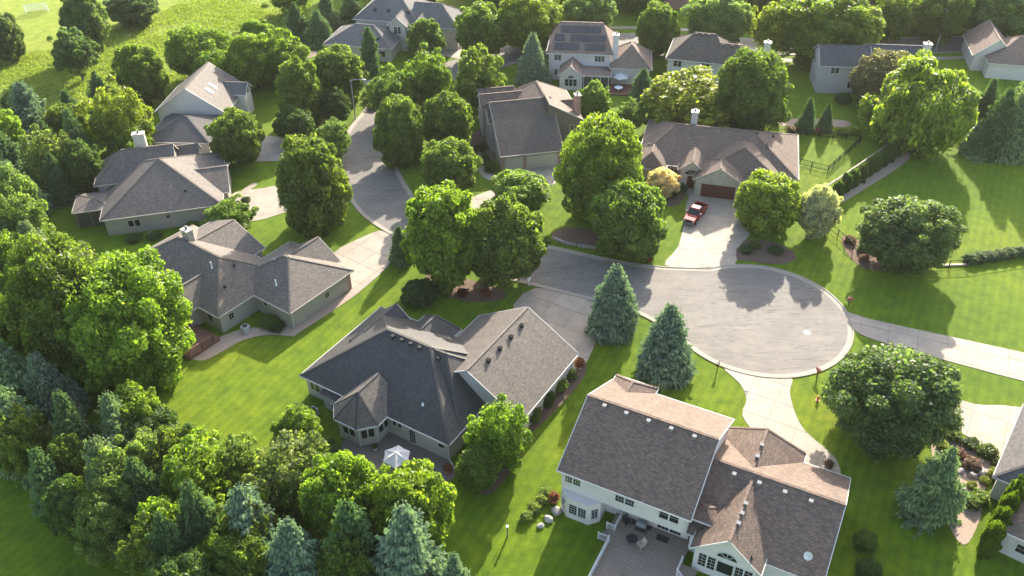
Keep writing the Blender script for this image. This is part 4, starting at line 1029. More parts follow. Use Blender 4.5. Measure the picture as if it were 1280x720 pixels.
BROADLEAF = [
  ('round', 'bright', -43.6, 76.7, 0.5, 7.11, 7.84, 'huge bright green maple covering the back of the house with the brick deck', ''),
  ('round', 'maple', -51.1, 78.7, 0.5, 6.16, 8.93, 'tall green maple just behind the huge bright maple, towards the tree belt', ''),
  ('round', 'maple', -28.9, 109.0, 0.5, 5.31, 7.23, 'round green maple on the lawn beside the bend of the street and a pale driveway', ''),
  ('round', 'maple', -45.1, 129.4, 0.5, 4.42, 4.42, 'compact round tree in front of the white gabled house garage', ''),
  ('round', 'dark', -37.2, 136.8, 0.5, 3.46, 2.94, 'small dark tree beside the inner bend of the street', 'small trees at the street bend'),
  ('open', 'olive', -29.4, 130.1, 0.5, 3.2, 3.36, 'low loose olive tree leaning over the kerb of the bend', ''),
  ('round', 'dark', -31.7, 144.7, 0.5, 3.17, 2.82, 'small dark tree behind the street lamp', ''),
  ('round', 'maple', -18.0, 128.6, 0.5, 4.32, 5.67, 'dense round tree overhanging the asphalt bend, its shadow on the road', ''),
  ('round', 'maple', -10.3, 132.7, 0.5, 4.29, 4.95, 'tall oval tree standing behind two round street trees', ''),
  ('round', 'maple', -9.6, 118.0, 0.5, 4.58, 4.25, 'round tree beside the curved path of the brown house', ''),
  ('round', 'bright', -8.9, 95.8, 0.5, 5.39, 6.99, 'tall bright green tree at the road above the red flower bed', ''),
  ('round', 'maple', -0.9, 95.0, 0.5, 5.39, 5.99, 'broad green tree touching the tall bright one at the red flower bed', ''),
  ('round', 'bright', 13.2, 112.1, 0.5, 6.52, 7.58, 'very large bright tree between the brown house and the brick ranch house', ''),
  ('round', 'maple', 16.2, 101.9, 0.5, 5.28, 5.28, 'medium tree over the stone-edged bed by the road', ''),
  ('round', 'bright', 1.7, 114.3, 0.5, 4.57, 2.51, 'low bushy tree at the end of the brown house driveway', ''),
  ('open', 'bright', -15.4, 151.2, 0.5, 4.96, 4.87, 'loose yellow-green tree at the street junction', ''),
  ('open', 'maple', -5.8, 148.1, 0.5, 5.01, 5.94, 'grey-green airy tree left of the brown house', ''),
  ('round', 'yellow', 37.2, 108.0, 0.5, 4.77, 4.2, 'rounded yellow-green tree beside the brick house garage driveway', ''),
  ('round', 'silver', 44.1, 105.7, 0.5, 2.87, 3.79, 'silvery grey shrub-like tree with long shadow on the lawn', ''),
  ('round', 'darkgreen', 54.0, 98.2, 0.5, 6.42, 4.69, 'blue-green round tree on the wide lawn at the wire fence', ''),
  ('round', 'darkgreen', 40.2, 65.6, 0.5, 6.83, 5.24, 'big dark round tree between the two lower driveways', ''),
  ('willow', 'yellow', 68.8, 131.7, 0.5, 8.96, 6.87, 'huge drooping yellow-green willow behind the hedge row', ''),
  ('round', 'purple', 68.0, 146.9, 0.5, 6.07, 5.2, 'dusky purple-tinged tree beside the grey two-storey house', ''),
  ('open', 'yellow', 31.3, 140.3, 0.5, 8.54, 4.74, 'spreading yellow-green tree behind the brick ranch house chimney', ''),
  ('round', 'maple', 41.4, 138.4, 0.5, 6.38, 7.2, 'tall dense green tree at the back lawn of the brick ranch house', ''),
  ('round', 'bright', 15.2, 144.1, 0.4, 2.94, 3.29, 'small round tree behind the brick chimney of the brown house', ''),
  ('open', 'maple', 21.4, 139.3, 0.5, 3.09, 2.65, 'thin green tree behind the house with solar panels', ''),
  ('round', 'maple', 30.5, 174.5, 0.5, 4.37, 5.3, 'upright tree by the street between the two pale two-storey houses', ''),
  ('round', 'pale', 43.8, 177.4, 0.5, 6.84, 5.7, 'broad pale green tree across the street behind the hip roofed house', ''),
  ('open', 'yellow', 53.6, 172.1, 0.5, 4.41, 5.33, 'airy yellow tree by the far street verge', ''),
  ('round', 'bright', 64.0, 169.2, 0.5, 9.85, 6.96, 'broad bright tree standing at the far street before the grey house', ''),
  ('open', 'maple', 81.1, 180.2, 0.5, 4.4, 5.34, 'loose tree on the far verge near the street sidewalk', ''),
  ('round', 'pale', 17.5, 185.9, 0.5, 6.42, 5.04, 'wide pale tree beyond the solar panel house', ''),
  ('round', 'yellow', 4.6, 178.4, 0.5, 7.03, 6.08, 'bright lime tree overhanging the street beside the blue spruce', ''),
  ('round', 'maple', -5.8, 173.2, 0.5, 5.41, 5.41, 'dark green round tree at the street corner island', ''),
  ('round', 'maple', -17.0, 172.3, 0.5, 3.77, 4.33, 'round tree on the small lawn of the many-gabled house', ''),
  ('round', 'maple', 91.8, 181.2, 0.5, 6.36, 5.88, 'wide tree in the dense row across the far street', 'trees across the far street'),
  ('round', 'pale', 104.4, 183.7, 0.5, 7.72, 5.76, 'large pale tree in the row above the tan roof', ''),
  ('round', 'pale', 77.0, 196.5, 0.5, 5.45, 4.43, 'far round tree in the dense row across the far street', 'trees across the far street'),
  ('round', 'pale', 60.5, 199.8, 0.5, 6.44, 4.89, 'far round tree in the dense row across the far street', 'trees across the far street'),
  ('round', 'pale', 29.7, 202.8, 0.5, 6.54, 3.6, 'far round tree in the dense row across the far street', 'trees across the far street'),
  ('round', 'pale', -3.0, 201.4, 0.5, 5.55, 5.04, 'far round tree in the dense row across the far street', 'trees across the far street'),
  ('round', 'maple', -21.9, 206.6, 0.5, 7.57, 4.69, 'far round tree behind the many-gabled house', ''),
  ('round', 'pale', 96.7, 203.8, 0.5, 6.52, 6.01, 'far round tree in the dense row across the far street', 'trees across the far street'),
  ('round', 'pale', 48.4, 208.8, 0.5, 7.63, 4.96, 'far round tree in the dense row across the far street', 'trees across the far street'),
  ('round', 'pale', 16.1, 209.6, 0.5, 7.64, 5.52, 'far round tree in the dense row across the far street', 'trees across the far street'),
  ('round', 'pale', 121.7, 203.3, 0.5, 7.44, 5.89, 'far round tree in the dense row across the far street', 'trees across the far street'),
  ('round', 'pale', 113.5, 212.0, 0.5, 6.74, 5.68, 'far round tree in the dense row across the far street', 'trees across the far street'),
  ('open', 'maple', 94.8, 188.9, 0.5, 2.21, 3.21, 'slim tree by the far street lamp', ''),
  ('round', 'bright', 7.2, 201.2, 0.5, 6.47, 5.44, 'far round tree in the dense row across the far street', 'trees across the far street'),
  ('round', 'maple', 20.3, 215.4, 0.5, 7.8, 5.65, 'far round tree in the dense row across the far street', 'trees across the far street'),
  ('open', 'pale', 36.3, 217.9, 0.5, 7.88, 5.71, 'far round tree in the dense row across the far street', 'trees across the far street'),
  ('round', 'pale', 76.6, 207.7, 0.5, 7.58, 5.47, 'far round tree in the dense row across the far street', 'trees across the far street'),
  ('round', 'maple', 87.5, 198.5, 0.5, 5.48, 5.48, 'far round tree in the dense row across the far street', 'trees across the far street'),
  ('open', 'pale', 100.6, 198.4, 0.5, 6.84, 5.83, 'far round tree in the dense row across the far street', 'trees across the far street'),
  ('round', 'bright', 115.3, 203.5, 0.5, 7.45, 5.9, 'far round tree in the dense row across the far street', 'trees across the far street'),
  ('open', 'pale', 116.4, 185.4, 0.5, 6.91, 5.94, 'far round tree in the dense row across the far street', 'trees across the far street'),
  ('round', 'bright', 92.9, 222.2, 0.5, 8.0, 5.81, 'far round tree in the dense row across the far street', 'trees across the far street'),
  ('round', 'pale', 61.3, 223.5, 0.5, 8.05, 5.28, 'far round tree in the dense row across the far street', 'trees across the far street'),
  ('open', 'bright', -7.0, 216.2, 0.5, 7.83, 5.67, 'far round tree in the dense row across the far street', 'trees across the far street'),
  ('round', 'pale', -34.9, 220.2, 0.5, 7.94, 5.76, 'far round tree in the dense row across the far street', 'trees across the far street'),
  ('open', 'bright', -51.4, 202.9, 0.5, 5.59, 5.07, 'far round tree in the dense row across the far street', 'trees across the far street'),
  ('open', 'pale', 88.9, 187.4, 0.5, 5.25, 4.75, 'far round tree in the dense row across the far street', 'trees across the far street'),
  ('open', 'maple', 106.6, 180.6, 0.5, 5.09, 5.09, 'far round tree in the dense row across the far street', 'trees across the far street'),
  ('round', 'bright', -61.8, 165.3, 0.5, 6.18, 4.88, 'broad bright tree at the meadow edge behind the white gabled house', ''),
  ('round', 'bright', -49.6, 160.7, 0.5, 5.11, 5.11, 'leafy tree against the back of the white gabled house roof', ''),
  ('open', 'bright', -43.1, 160.5, 0.5, 5.18, 5.27, 'leafy light tree filling the gap behind the white gabled house roof', ''),
  ('open', 'bright', -56.8, 159.5, 0.5, 4.64, 3.72, 'loose light tree just behind the white gable peak', ''),
  ('round', 'maple', -37.5, 143.9, 0.5, 4.05, 5.87, 'tall tree between the white gabled house and the bend', ''),
  ('round', 'maple', -68.8, 153.7, 0.5, 4.64, 5.33, 'medium tree at the meadow edge left of the white gable', ''),
  ('round', 'bright', -52.5, 176.0, 0.5, 3.76, 3.76, 'tree at the meadow edge near the dark conifers', ''),
  ('open', 'yellow', -65.1, 132.7, 0.5, 5.22, 5.79, 'yellow-green tree behind the chimney of the cross-gabled house', ''),
  ('open', 'bright', -63.6, 129.8, 0.5, 3.99, 3.13, 'small light tree touching the chimney of the cross-gabled house', ''),
  ('round', 'maple', -32.3, 152.3, 0.5, 5.2, 5.2, 'large dark-hearted tree above the street lamp', ''),
  ('open', 'maple', -21.5, 145.3, 0.5, 4.67, 4.67, 'thin tree at the end of the meadow patch by the junction', ''),
  ('oval', 'darkgreen', -88.4, 177.6, 1.5, 4.49, 5.97, 'tall dark tree standing on the park lawn edge', ''),
  ('open', 'darkgreen', -85.7, 164.4, 2.2, 4.32, 4.23, 'lone dark tree in the rough meadow with visible trunk', ''),
  ('round', 'darkgreen', -86.2, 197.4, 0.5, 5.95, 3.27, 'dark tree on the far side of the park lawn', ''),
  ('round', 'darkgreen', -105.7, 175.7, 0.5, 4.32, 4.7, 'half-seen dark tree at the meadow border', ''),
  ('open', 'bright', -1.3, 62.6, 0.5, 3.19, 3.85, 'small bright tree at the corner of the charcoal-roofed house', ''),
  ('round', 'maple', -3.9, 59.3, 0.4, 2.2, 2.2, 'low tree below the corner of the charcoal-roofed house', ''),
  ('round', 'bright', -23.0, 64.9, 0.5, 2.52, 2.43, 'light green tree at the lower wall beside the turret', ''),
  ('open', 'bright', -41.8, 108.6, 0.3, 3.89, 2.14, 'loose shrub tree between the two left houses', ''),
  ('open', 'olive', -21.6, 57.0, 0.5, 4.48, 4.11, 'olive green tree behind the patio of the charcoal-roofed house', ''),
  ('round', 'bright', -16.1, 52.6, 0.5, 3.93, 5.06, 'vivid yellow-green tree below the patio umbrella', ''),
  ('round', 'bright', -9.3, 51.6, 0.5, 3.88, 5.18, 'vivid rounded tree right at the patio edge', ''),
  ('open', 'olive', -36.2, 59.3, 0.8, 3.42, 3.42, 'pale olive leafy tree in the thick belt along the mown strip', 'belt trees along the mown strip'),
  ('open', 'bright', -30.5, 56.4, 0.8, 3.89, 4.33, 'fresh green leafy tree in the thick belt along the mown strip', 'belt trees along the mown strip'),
  ('open', 'bright', -32.1, 50.1, 0.8, 2.93, 4.24, 'fresh green leafy tree in the thick belt along the mown strip', 'belt trees along the mown strip'),
  ('open', 'maple', -44.3, 59.1, 0.8, 2.41, 3.49, 'mid green leafy tree in the thick belt along the mown strip', 'belt trees along the mown strip'),
  ('open', 'olive', -38.3, 55.3, 0.8, 3.46, 4.32, 'pale olive leafy tree in the thick belt along the mown strip', 'belt trees along the mown strip'),
  ('open', 'olive', -27.4, 58.6, 0.8, 2.4, 3.48, 'pale olive leafy tree in the thick belt along the mown strip', 'belt trees along the mown strip'),
  ('open', 'maple', -24.4, 50.0, 0.8, 2.92, 4.24, 'mid green leafy tree in the thick belt along the mown strip', 'belt trees along the mown strip'),
  ('open', 'maple', -50.3, 61.3, 0.8, 2.85, 4.14, 'mid green leafy tree in the thick belt along the mown strip', 'belt trees along the mown strip'),
  ('round', 'dark', -41.5, 53.1, 0.8, 2.65, 3.53, 'dark green leafy tree in the thick belt along the mown strip', 'belt trees along the mown strip'),
  ('open', 'maple', -15.0, 46.8, 0.8, 2.66, 3.86, 'mid green leafy tree in the thick belt along the mown strip', 'belt trees along the mown strip'),
  ('round', 'dark', -28.7, 44.4, 0.8, 3.47, 3.47, 'dark green leafy tree in the thick belt along the mown strip', 'belt trees along the mown strip'),
  ('round', 'dark', -39.4, 64.0, 0.8, 3.79, 2.85, 'dark green leafy tree in the thick belt along the mown strip', 'belt trees along the mown strip'),
  ('open', 'olive', -72.7, 110.5, 0.8, 3.24, 4.39, 'pale olive leafy tree in the belt beside the cross-gabled house and its neighbour', 'belt trees beside the left houses'),
  ('open', 'olive', -68.0, 102.7, 0.8, 3.08, 4.47, 'pale olive leafy tree in the belt beside the cross-gabled house and its neighbour', 'belt trees beside the left houses'),
  ('round', 'bright', -65.7, 92.9, 0.8, 3.4, 4.52, 'bright green leafy tree in the belt beside the cross-gabled house and its neighbour', 'belt trees beside the left houses'),
  ('open', 'olive', -57.2, 81.4, 0.8, 3.36, 4.83, 'pale olive leafy tree in the belt beside the cross-gabled house and its neighbour', 'belt trees beside the left houses'),
  ('round', 'bright', -60.6, 80.0, 0.8, 2.86, 4.15, 'bright green leafy tree in the belt beside the cross-gabled house and its neighbour', 'belt trees beside the left houses'),
  ('open', 'olive', -72.7, 121.3, 0.8, 3.77, 4.56, 'pale olive leafy tree in the belt beside the cross-gabled house and its neighbour', 'belt trees beside the left houses'),
  ('round', 'bright', -83.3, 129.2, 0.8, 3.29, 4.49, 'bright green leafy tree in the belt beside the cross-gabled house and its neighbour', 'belt trees beside the left houses'),
  ('round', 'dark', -66.7, 119.7, 0.8, 3.12, 3.92, 'dark green leafy tree in the belt beside the cross-gabled house and its neighbour', 'belt trees beside the left houses'),
  ('open', 'olive', -72.1, 100.8, 0.8, 3.04, 4.41, 'pale olive leafy tree in the belt beside the cross-gabled house and its neighbour', 'belt trees beside the left houses'),
  ('round', 'maple', -75.0, 133.4, 0.8, 3.71, 4.13, 'mid green leafy tree in the belt beside the cross-gabled house and its neighbour', 'belt trees beside the left houses'),
  ('open', 'pale', -29.4, 51.9, 0.3, 2.85, 3.3, 'pale green leafy tree in the thick belt along the mown strip', 'belt trees along the mown strip'),
  ('round', 'bright', -41.1, 53.2, 0.3, 2.52, 3.55, 'fresh green leafy tree in the thick belt along the mown strip', 'belt trees along the mown strip'),
  ('round', 'bright', -40.0, 65.2, 0.3, 3.05, 3.88, 'fresh green leafy tree in the thick belt along the mown strip', 'belt trees along the mown strip'),
  ('round', 'maple', -51.9, 64.1, 0.3, 2.29, 1.83, 'mid green leafy tree in the thick belt along the mown strip', 'belt trees along the mown strip'),
  ('open', 'maple', -28.1, 45.3, 0.3, 2.21, 2.99, 'mid green leafy tree in the thick belt along the mown strip', 'belt trees along the mown strip'),
  ('round', 'bright', -21.1, 54.7, 0.3, 2.13, 3.09, 'fresh green leafy tree in the thick belt along the mown strip', 'belt trees along the mown strip'),
  ('round', 'bright', -39.1, 62.6, 0.3, 2.32, 1.92, 'fresh green leafy tree in the thick belt along the mown strip', 'belt trees along the mown strip'),
  ('open', 'bright', -48.4, 61.2, 0.3, 2.0, 1.55, 'fresh green leafy tree in the thick belt along the mown strip', 'belt trees along the mown strip'),
  ('open', 'olive', -21.3, 47.7, 0.3, 2.0, 1.54, 'pale olive leafy tree in the thick belt along the mown strip', 'belt trees along the mown strip'),
  ('open', 'maple', -48.4, 62.4, 0.3, 2.07, 1.69, 'mid green leafy tree in the thick belt along the mown strip', 'belt trees along the mown strip'),
  ('round', 'pale', -34.2, 57.3, 0.3, 3.1, 2.3, 'pale green leafy tree in the thick belt along the mown strip', 'belt trees along the mown strip'),
  ('round', 'maple', -23.5, 52.8, 0.3, 1.82, 1.57, 'mid green leafy tree in the thick belt along the mown strip', 'belt trees along the mown strip'),
  ('round', 'olive', -50.6, 63.2, 0.3, 2.8, 2.19, 'pale olive leafy tree in the thick belt along the mown strip', 'belt trees along the mown strip'),
  ('round', 'maple', -22.6, 46.2, 0.3, 1.81, 2.0, 'mid green leafy tree in the thick belt along the mown strip', 'belt trees along the mown strip'),
  ('open', 'pale', -9.8, 46.5, 0.3, 1.95, 1.74, 'pale green leafy tree in the thick belt along the mown strip', 'belt trees along the mown strip'),
  ('round', 'maple', -53.0, 66.0, 0.3, 2.69, 2.63, 'mid green leafy tree in the thick belt along the mown strip', 'belt trees along the mown strip'),
  ('open', 'bright', -28.6, 44.2, 0.3, 2.16, 2.7, 'fresh green leafy tree in the thick belt along the mown strip', 'belt trees along the mown strip'),
  ('open', 'olive', -38.7, 51.9, 0.3, 2.75, 3.53, 'pale olive leafy tree in the thick belt along the mown strip', 'belt trees along the mown strip'),
  ('open', 'olive', -43.8, 58.2, 0.3, 2.59, 2.25, 'pale olive leafy tree in the thick belt along the mown strip', 'belt trees along the mown strip'),
  ('open', 'bright', -20.5, 49.5, 0.3, 2.4, 2.03, 'fresh green leafy tree in the thick belt along the mown strip', 'belt trees along the mown strip'),
  ('open', 'pale', -30.6, 58.8, 0.3, 2.27, 1.77, 'pale green leafy tree in the thick belt along the mown strip', 'belt trees along the mown strip'),
  ('round', 'bright', -27.1, 47.9, 0.3, 2.04, 2.96, 'fresh green leafy tree in the thick belt along the mown strip', 'belt trees along the mown strip'),
  ('round', 'maple', -24.2, 47.2, 0.3, 2.68, 3.79, 'mid green leafy tree in the thick belt along the mown strip', 'belt trees along the mown strip'),
  ('open', 'maple', -32.3, 48.4, 0.3, 2.71, 3.93, 'mid green leafy tree in the thick belt along the mown strip', 'belt trees along the mown strip'),
  ('open', 'bright', -23.1, 56.7, 0.3, 2.55, 3.19, 'fresh green leafy tree in the thick belt along the mown strip', 'belt trees along the mown strip'),
  ('round', 'pale', -10.9, 47.8, 0.3, 2.12, 2.99, 'pale green leafy tree in the thick belt along the mown strip', 'belt trees along the mown strip'),
  ('round', 'bright', -28.3, 45.8, 0.3, 1.73, 2.51, 'fresh green leafy tree in the thick belt along the mown strip', 'belt trees along the mown strip'),
  ('round', 'maple', -23.7, 54.4, 0.3, 2.07, 2.76, 'mid green leafy tree in the thick belt along the mown strip', 'belt trees along the mown strip'),
  ('round', 'olive', -35.6, 50.2, 0.3, 1.97, 1.73, 'pale olive leafy tree in the thick belt along the mown strip', 'belt trees along the mown strip'),
  ('open', 'maple', -33.8, 60.3, 0.3, 2.7, 3.69, 'mid green leafy tree in the thick belt along the mown strip', 'belt trees along the mown strip'),
  ('round', 'dark', -67.0, 97.5, 0.3, 2.25, 2.07, 'dark green leafy tree in the belt beside the cross-gabled house and its neighbour', 'belt trees beside the left houses'),
  ('round', 'dark', -52.9, 74.6, 0.3, 1.86, 1.72, 'dark green leafy tree in the belt beside the cross-gabled house and its neighbour', 'belt trees beside the left houses'),
  ('round', 'dark', -82.6, 129.3, 0.3, 2.86, 3.29, 'dark green leafy tree in the belt beside the cross-gabled house and its neighbour', 'belt trees beside the left houses'),
  ('round', 'bright', -54.8, 80.0, 0.3, 2.31, 2.35, 'bright green leafy tree in the belt beside the cross-gabled house and its neighbour', 'belt trees beside the left houses'),
  ('open', 'dark', -62.1, 84.0, 0.3, 1.72, 1.57, 'dark green leafy tree in the belt beside the cross-gabled house and its neighbour', 'belt trees beside the left houses'),
  ('open', 'bright', -64.5, 81.5, 0.3, 1.92, 1.76, 'bright green leafy tree in the belt beside the cross-gabled house and its neighbour', 'belt trees beside the left houses'),
  ('open', 'bright', -63.4, 92.5, 0.3, 2.55, 3.23, 'bright green leafy tree in the belt beside the cross-gabled house and its neighbour', 'belt trees beside the left houses'),
  ('open', 'dark', -73.8, 106.4, 0.3, 2.21, 1.9, 'dark green leafy tree in the belt beside the cross-gabled house and its neighbour', 'belt trees beside the left houses'),
  ('round', 'maple', -81.5, 123.3, 0.3, 2.67, 3.16, 'mid green leafy tree in the belt beside the cross-gabled house and its neighbour', 'belt trees beside the left houses'),
  ('round', 'dark', -74.4, 109.7, 0.3, 3.17, 3.32, 'dark green leafy tree in the belt beside the cross-gabled house and its neighbour', 'belt trees beside the left houses'),
  ('round', 'olive', -60.6, 78.0, 0.3, 1.63, 1.89, 'pale olive leafy tree in the belt beside the cross-gabled house and its neighbour', 'belt trees beside the left houses'),
  ('open', 'bright', -56.4, 72.4, 0.3, 1.65, 2.23, 'bright green leafy tree in the belt beside the cross-gabled house and its neighbour', 'belt trees beside the left houses'),
  ('round', 'olive', -76.2, 113.4, 0.3, 2.18, 2.21, 'pale olive leafy tree in the belt beside the cross-gabled house and its neighbour', 'belt trees beside the left houses'),
  ('round', 'olive', -88.2, 144.8, 0.3, 3.15, 3.5, 'pale olive leafy tree in the belt beside the cross-gabled house and its neighbour', 'belt trees beside the left houses'),
  ('open', 'bright', -70.7, 127.8, 0.3, 3.49, 3.71, 'bright green leafy tree in the belt beside the cross-gabled house and its neighbour', 'belt trees beside the left houses'),
  ('round', 'dark', -60.7, 88.8, 0.3, 2.78, 3.06, 'dark green leafy tree in the belt beside the cross-gabled house and its neighbour', 'belt trees beside the left houses'),
]
CONIFERS = [
  ('spruce', 'blue', 12.6, 84.3, 10.3, 2.94, 'blue spruce at the mouth of the charcoal-roofed house driveway', ''),
  ('spruce', 'blue', 17.9, 76.4, 10.4, 3.11, 'blue spruce behind the roof of the two-storey house by the turning circle', ''),
  ('spruce', 'blue', 4.5, 161.0, 10.4, 3.06, 'tall blue spruce beside the house with solar panels', ''),
  ('spruce', 'spruce', -15.5, 99.9, 6.0, 1.59, 'small dark spruce at the corner of the pale left driveway', ''),
  ('spruce', 'spruce', 52.3, 139.5, 6.2, 1.69, 'small dense conifer in the back border, one of a pair', 'pair of border conifers'),
  ('spruce', 'spruce', 55.6, 139.3, 5.1, 1.5, 'small dense conifer in the back border, one of a pair', 'pair of border conifers'),
  ('spruce', 'spruce', 80.7, 129.9, 12.1, 3.57, 'big dark spruce beside the willow', ''),
  ('spruce', 'grey', 83.8, 129.4, 13.4, 3.91, 'grey spruce standing right of the big dark spruce', ''),
  ('spruce', 'spruce', 81.3, 136.3, 11.0, 2.83, 'dark spruce close behind the willow crown', ''),
  ('spruce', 'grey', 78.8, 130.8, 5.9, 2.99, 'low grey spruce between willow and big spruce', ''),
  ('spruce', 'grey', 88.0, 134.6, 13.9, 4.27, 'grey spruce at the edge behind the tan roofed house', ''),
  ('spruce', 'grey', 40.8, 54.9, 10.1, 2.24, 'pale grey-green spruce beside the rock garden', ''),
  ('spruce', 'spruce', 25.1, 153.4, 6.1, 2.42, 'dark conifer beside the deck umbrella of the solar panel house', ''),
  ('spruce', 'spruce', -28.1, 167.6, 9.6, 2.15, 'slim dark conifer in front of the grey many-gabled roof', ''),
  ('spruce', 'spruce', -41.1, 182.8, 7.7, 2.91, 'dark conifer beside the brown garage roof', ''),
  ('spruce', 'spruce', -46.3, 185.4, 8.6, 2.64, 'dark conifer beside the brown garage roof, at the meadow side', ''),
  ('spruce', 'spruce', -41.0, 193.1, 8.1, 2.72, 'brownish conifer behind the dark wooden fence', ''),
  ('spruce', 'spruce', -36.1, 198.5, 8.1, 3.27, 'conifer behind the many-gabled house roof', ''),
  ('spruce', 'spruce', 69.1, 149.3, 10.2, 2.89, 'upright dark conifer hidden in the willow group', ''),
  ('spruce', 'spruce', -75.2, 148.8, 8.7, 2.23, 'dark pointed spruce at the meadow edge', ''),
  ('spruce', 'spruce', -77.8, 141.7, 8.2, 2.15, 'dark spruce before the yellow-green tree', ''),
  ('spruce', 'blue', -83.1, 138.0, 11.6, 3.85, 'blue-grey spruce in the belt beside the cross-gabled house and its neighbour', 'belt spruces beside the left houses'),
  ('spruce', 'spruce', -79.2, 121.5, 10.2, 3.4, 'dark green spruce in the belt beside the cross-gabled house and its neighbour', 'belt spruces beside the left houses'),
  ('spruce', 'spruce', -76.0, 128.3, 8.9, 2.59, 'dark green spruce in the belt beside the cross-gabled house and its neighbour', 'belt spruces beside the left houses'),
  ('spruce', 'spruce', -70.5, 127.0, 11.5, 2.69, 'dark green spruce in the belt beside the cross-gabled house and its neighbour', 'belt spruces beside the left houses'),
  ('spruce', 'spruce', -70.3, 117.8, 8.6, 2.22, 'dark green spruce in the belt beside the cross-gabled house and its neighbour', 'belt spruces beside the left houses'),
  ('spruce', 'grey', -73.6, 112.0, 10.4, 3.22, 'greyish spruce in the belt beside the cross-gabled house and its neighbour', 'belt spruces beside the left houses'),
  ('spruce', 'grey', -71.0, 99.6, 8.6, 2.97, 'greyish spruce in the belt beside the cross-gabled house and its neighbour', 'belt spruces beside the left houses'),
  ('spruce', 'grey', -63.6, 95.7, 10.3, 2.9, 'greyish spruce in the belt beside the cross-gabled house and its neighbour', 'belt spruces beside the left houses'),
  ('spruce', 'grey', -55.7, 70.9, 11.3, 3.22, 'greyish spruce in the belt beside the cross-gabled house and its neighbour', 'belt spruces beside the left houses'),
  ('spruce', 'blue', -50.7, 69.2, 10.5, 2.78, 'blue-grey spruce in the belt beside the cross-gabled house and its neighbour', 'belt spruces beside the left houses'),
  ('spruce', 'spruce', -66.3, 91.8, 8.6, 2.35, 'dark green spruce in the belt beside the cross-gabled house and its neighbour', 'belt spruces beside the left houses'),
  ('spruce', 'spruce', -69.5, 126.4, 7.6, 2.1, 'dark green spruce in the belt beside the cross-gabled house and its neighbour', 'belt spruces beside the left houses'),
  ('spruce', 'grey', -51.0, 62.6, 11.8, 3.0, 'greyish spruce in the thick belt along the mown strip', 'belt spruces along the mown strip'),
  ('spruce', 'spruce', -44.8, 62.0, 11.7, 2.39, 'dark green spruce in the thick belt along the mown strip', 'belt spruces along the mown strip'),
  ('spruce', 'grey', -40.9, 63.2, 10.3, 2.64, 'greyish spruce in the thick belt along the mown strip', 'belt spruces along the mown strip'),
  ('spruce', 'spruce', -32.5, 61.1, 8.0, 1.63, 'dark green spruce in the thick belt along the mown strip', 'belt spruces along the mown strip'),
  ('spruce', 'grey', -39.2, 56.1, 11.5, 2.62, 'greyish spruce in the thick belt along the mown strip', 'belt spruces along the mown strip'),
  ('spruce', 'spruce', -28.6, 50.3, 12.0, 2.34, 'dark green spruce in the thick belt along the mown strip', 'belt spruces along the mown strip'),
  ('spruce', 'blue', -24.1, 50.0, 11.6, 3.0, 'blue-grey spruce in the thick belt along the mown strip', 'belt spruces along the mown strip'),
  ('spruce', 'blue', -19.5, 47.2, 10.5, 2.73, 'blue-grey spruce in the thick belt along the mown strip', 'belt spruces along the mown strip'),
  ('spruce', 'spruce', -14.4, 48.0, 12.0, 2.75, 'dark green spruce in the thick belt along the mown strip', 'belt spruces along the mown strip'),
  ('spruce', 'blue', -9.3, 46.2, 13.4, 3.54, 'blue-grey spruce in the thick belt along the mown strip', 'belt spruces along the mown strip'),
  ('spruce', 'spruce', -30.5, 47.7, 10.9, 2.29, 'dark green spruce in the thick belt along the mown strip', 'belt spruces along the mown strip'),
  ('spruce', 'spruce', -45.6, 56.7, 9.3, 2.13, 'dark green spruce in the thick belt along the mown strip', 'belt spruces along the mown strip'),
  ('spruce', 'spruce', -35.4, 54.6, 10.3, 2.09, 'dark green spruce in the thick belt along the mown strip', 'belt spruces along the mown strip'),
  ('spruce', 'blue', -5.1, 43.9, 10.1, 1.88, 'blue-grey spruce in the thick belt along the mown strip', 'belt spruces along the mown strip'),
]

for k_, c_, x, y, t, rw, rv, lb, gr in BROADLEAF: tree(k_, c_, x, y, t, rw, rv, lb, gr, 'willow_tree' if k_ == 'willow' else None)
for k_, c_, x, y, hh, rw, lb, gr in CONIFERS: conifer(c_, x, y, hh, rw, lb, gr)

def shrub(x, y, rw, h, colour, label, group=None, name='shrub', rich=False, cat='shrub', z=0.0):
    me = CROWN['round'][int(abs(x * 7 + y * 3)) % 5] if rich else TINY[int(abs(x * 7 + y * 3)) % 3]
    o = bpy.data.objects.new(name, me); COL.objects.link(o)
    o.location = (x, y, z + h * .5); o.scale = (rw, rw, h * .56); o.rotation_euler = (0, 0, random.uniform(0, 6)); o.color = vary(colour if isinstance(colour, tuple) else LEAFC[colour])
    return tag(o, label, cat, group)

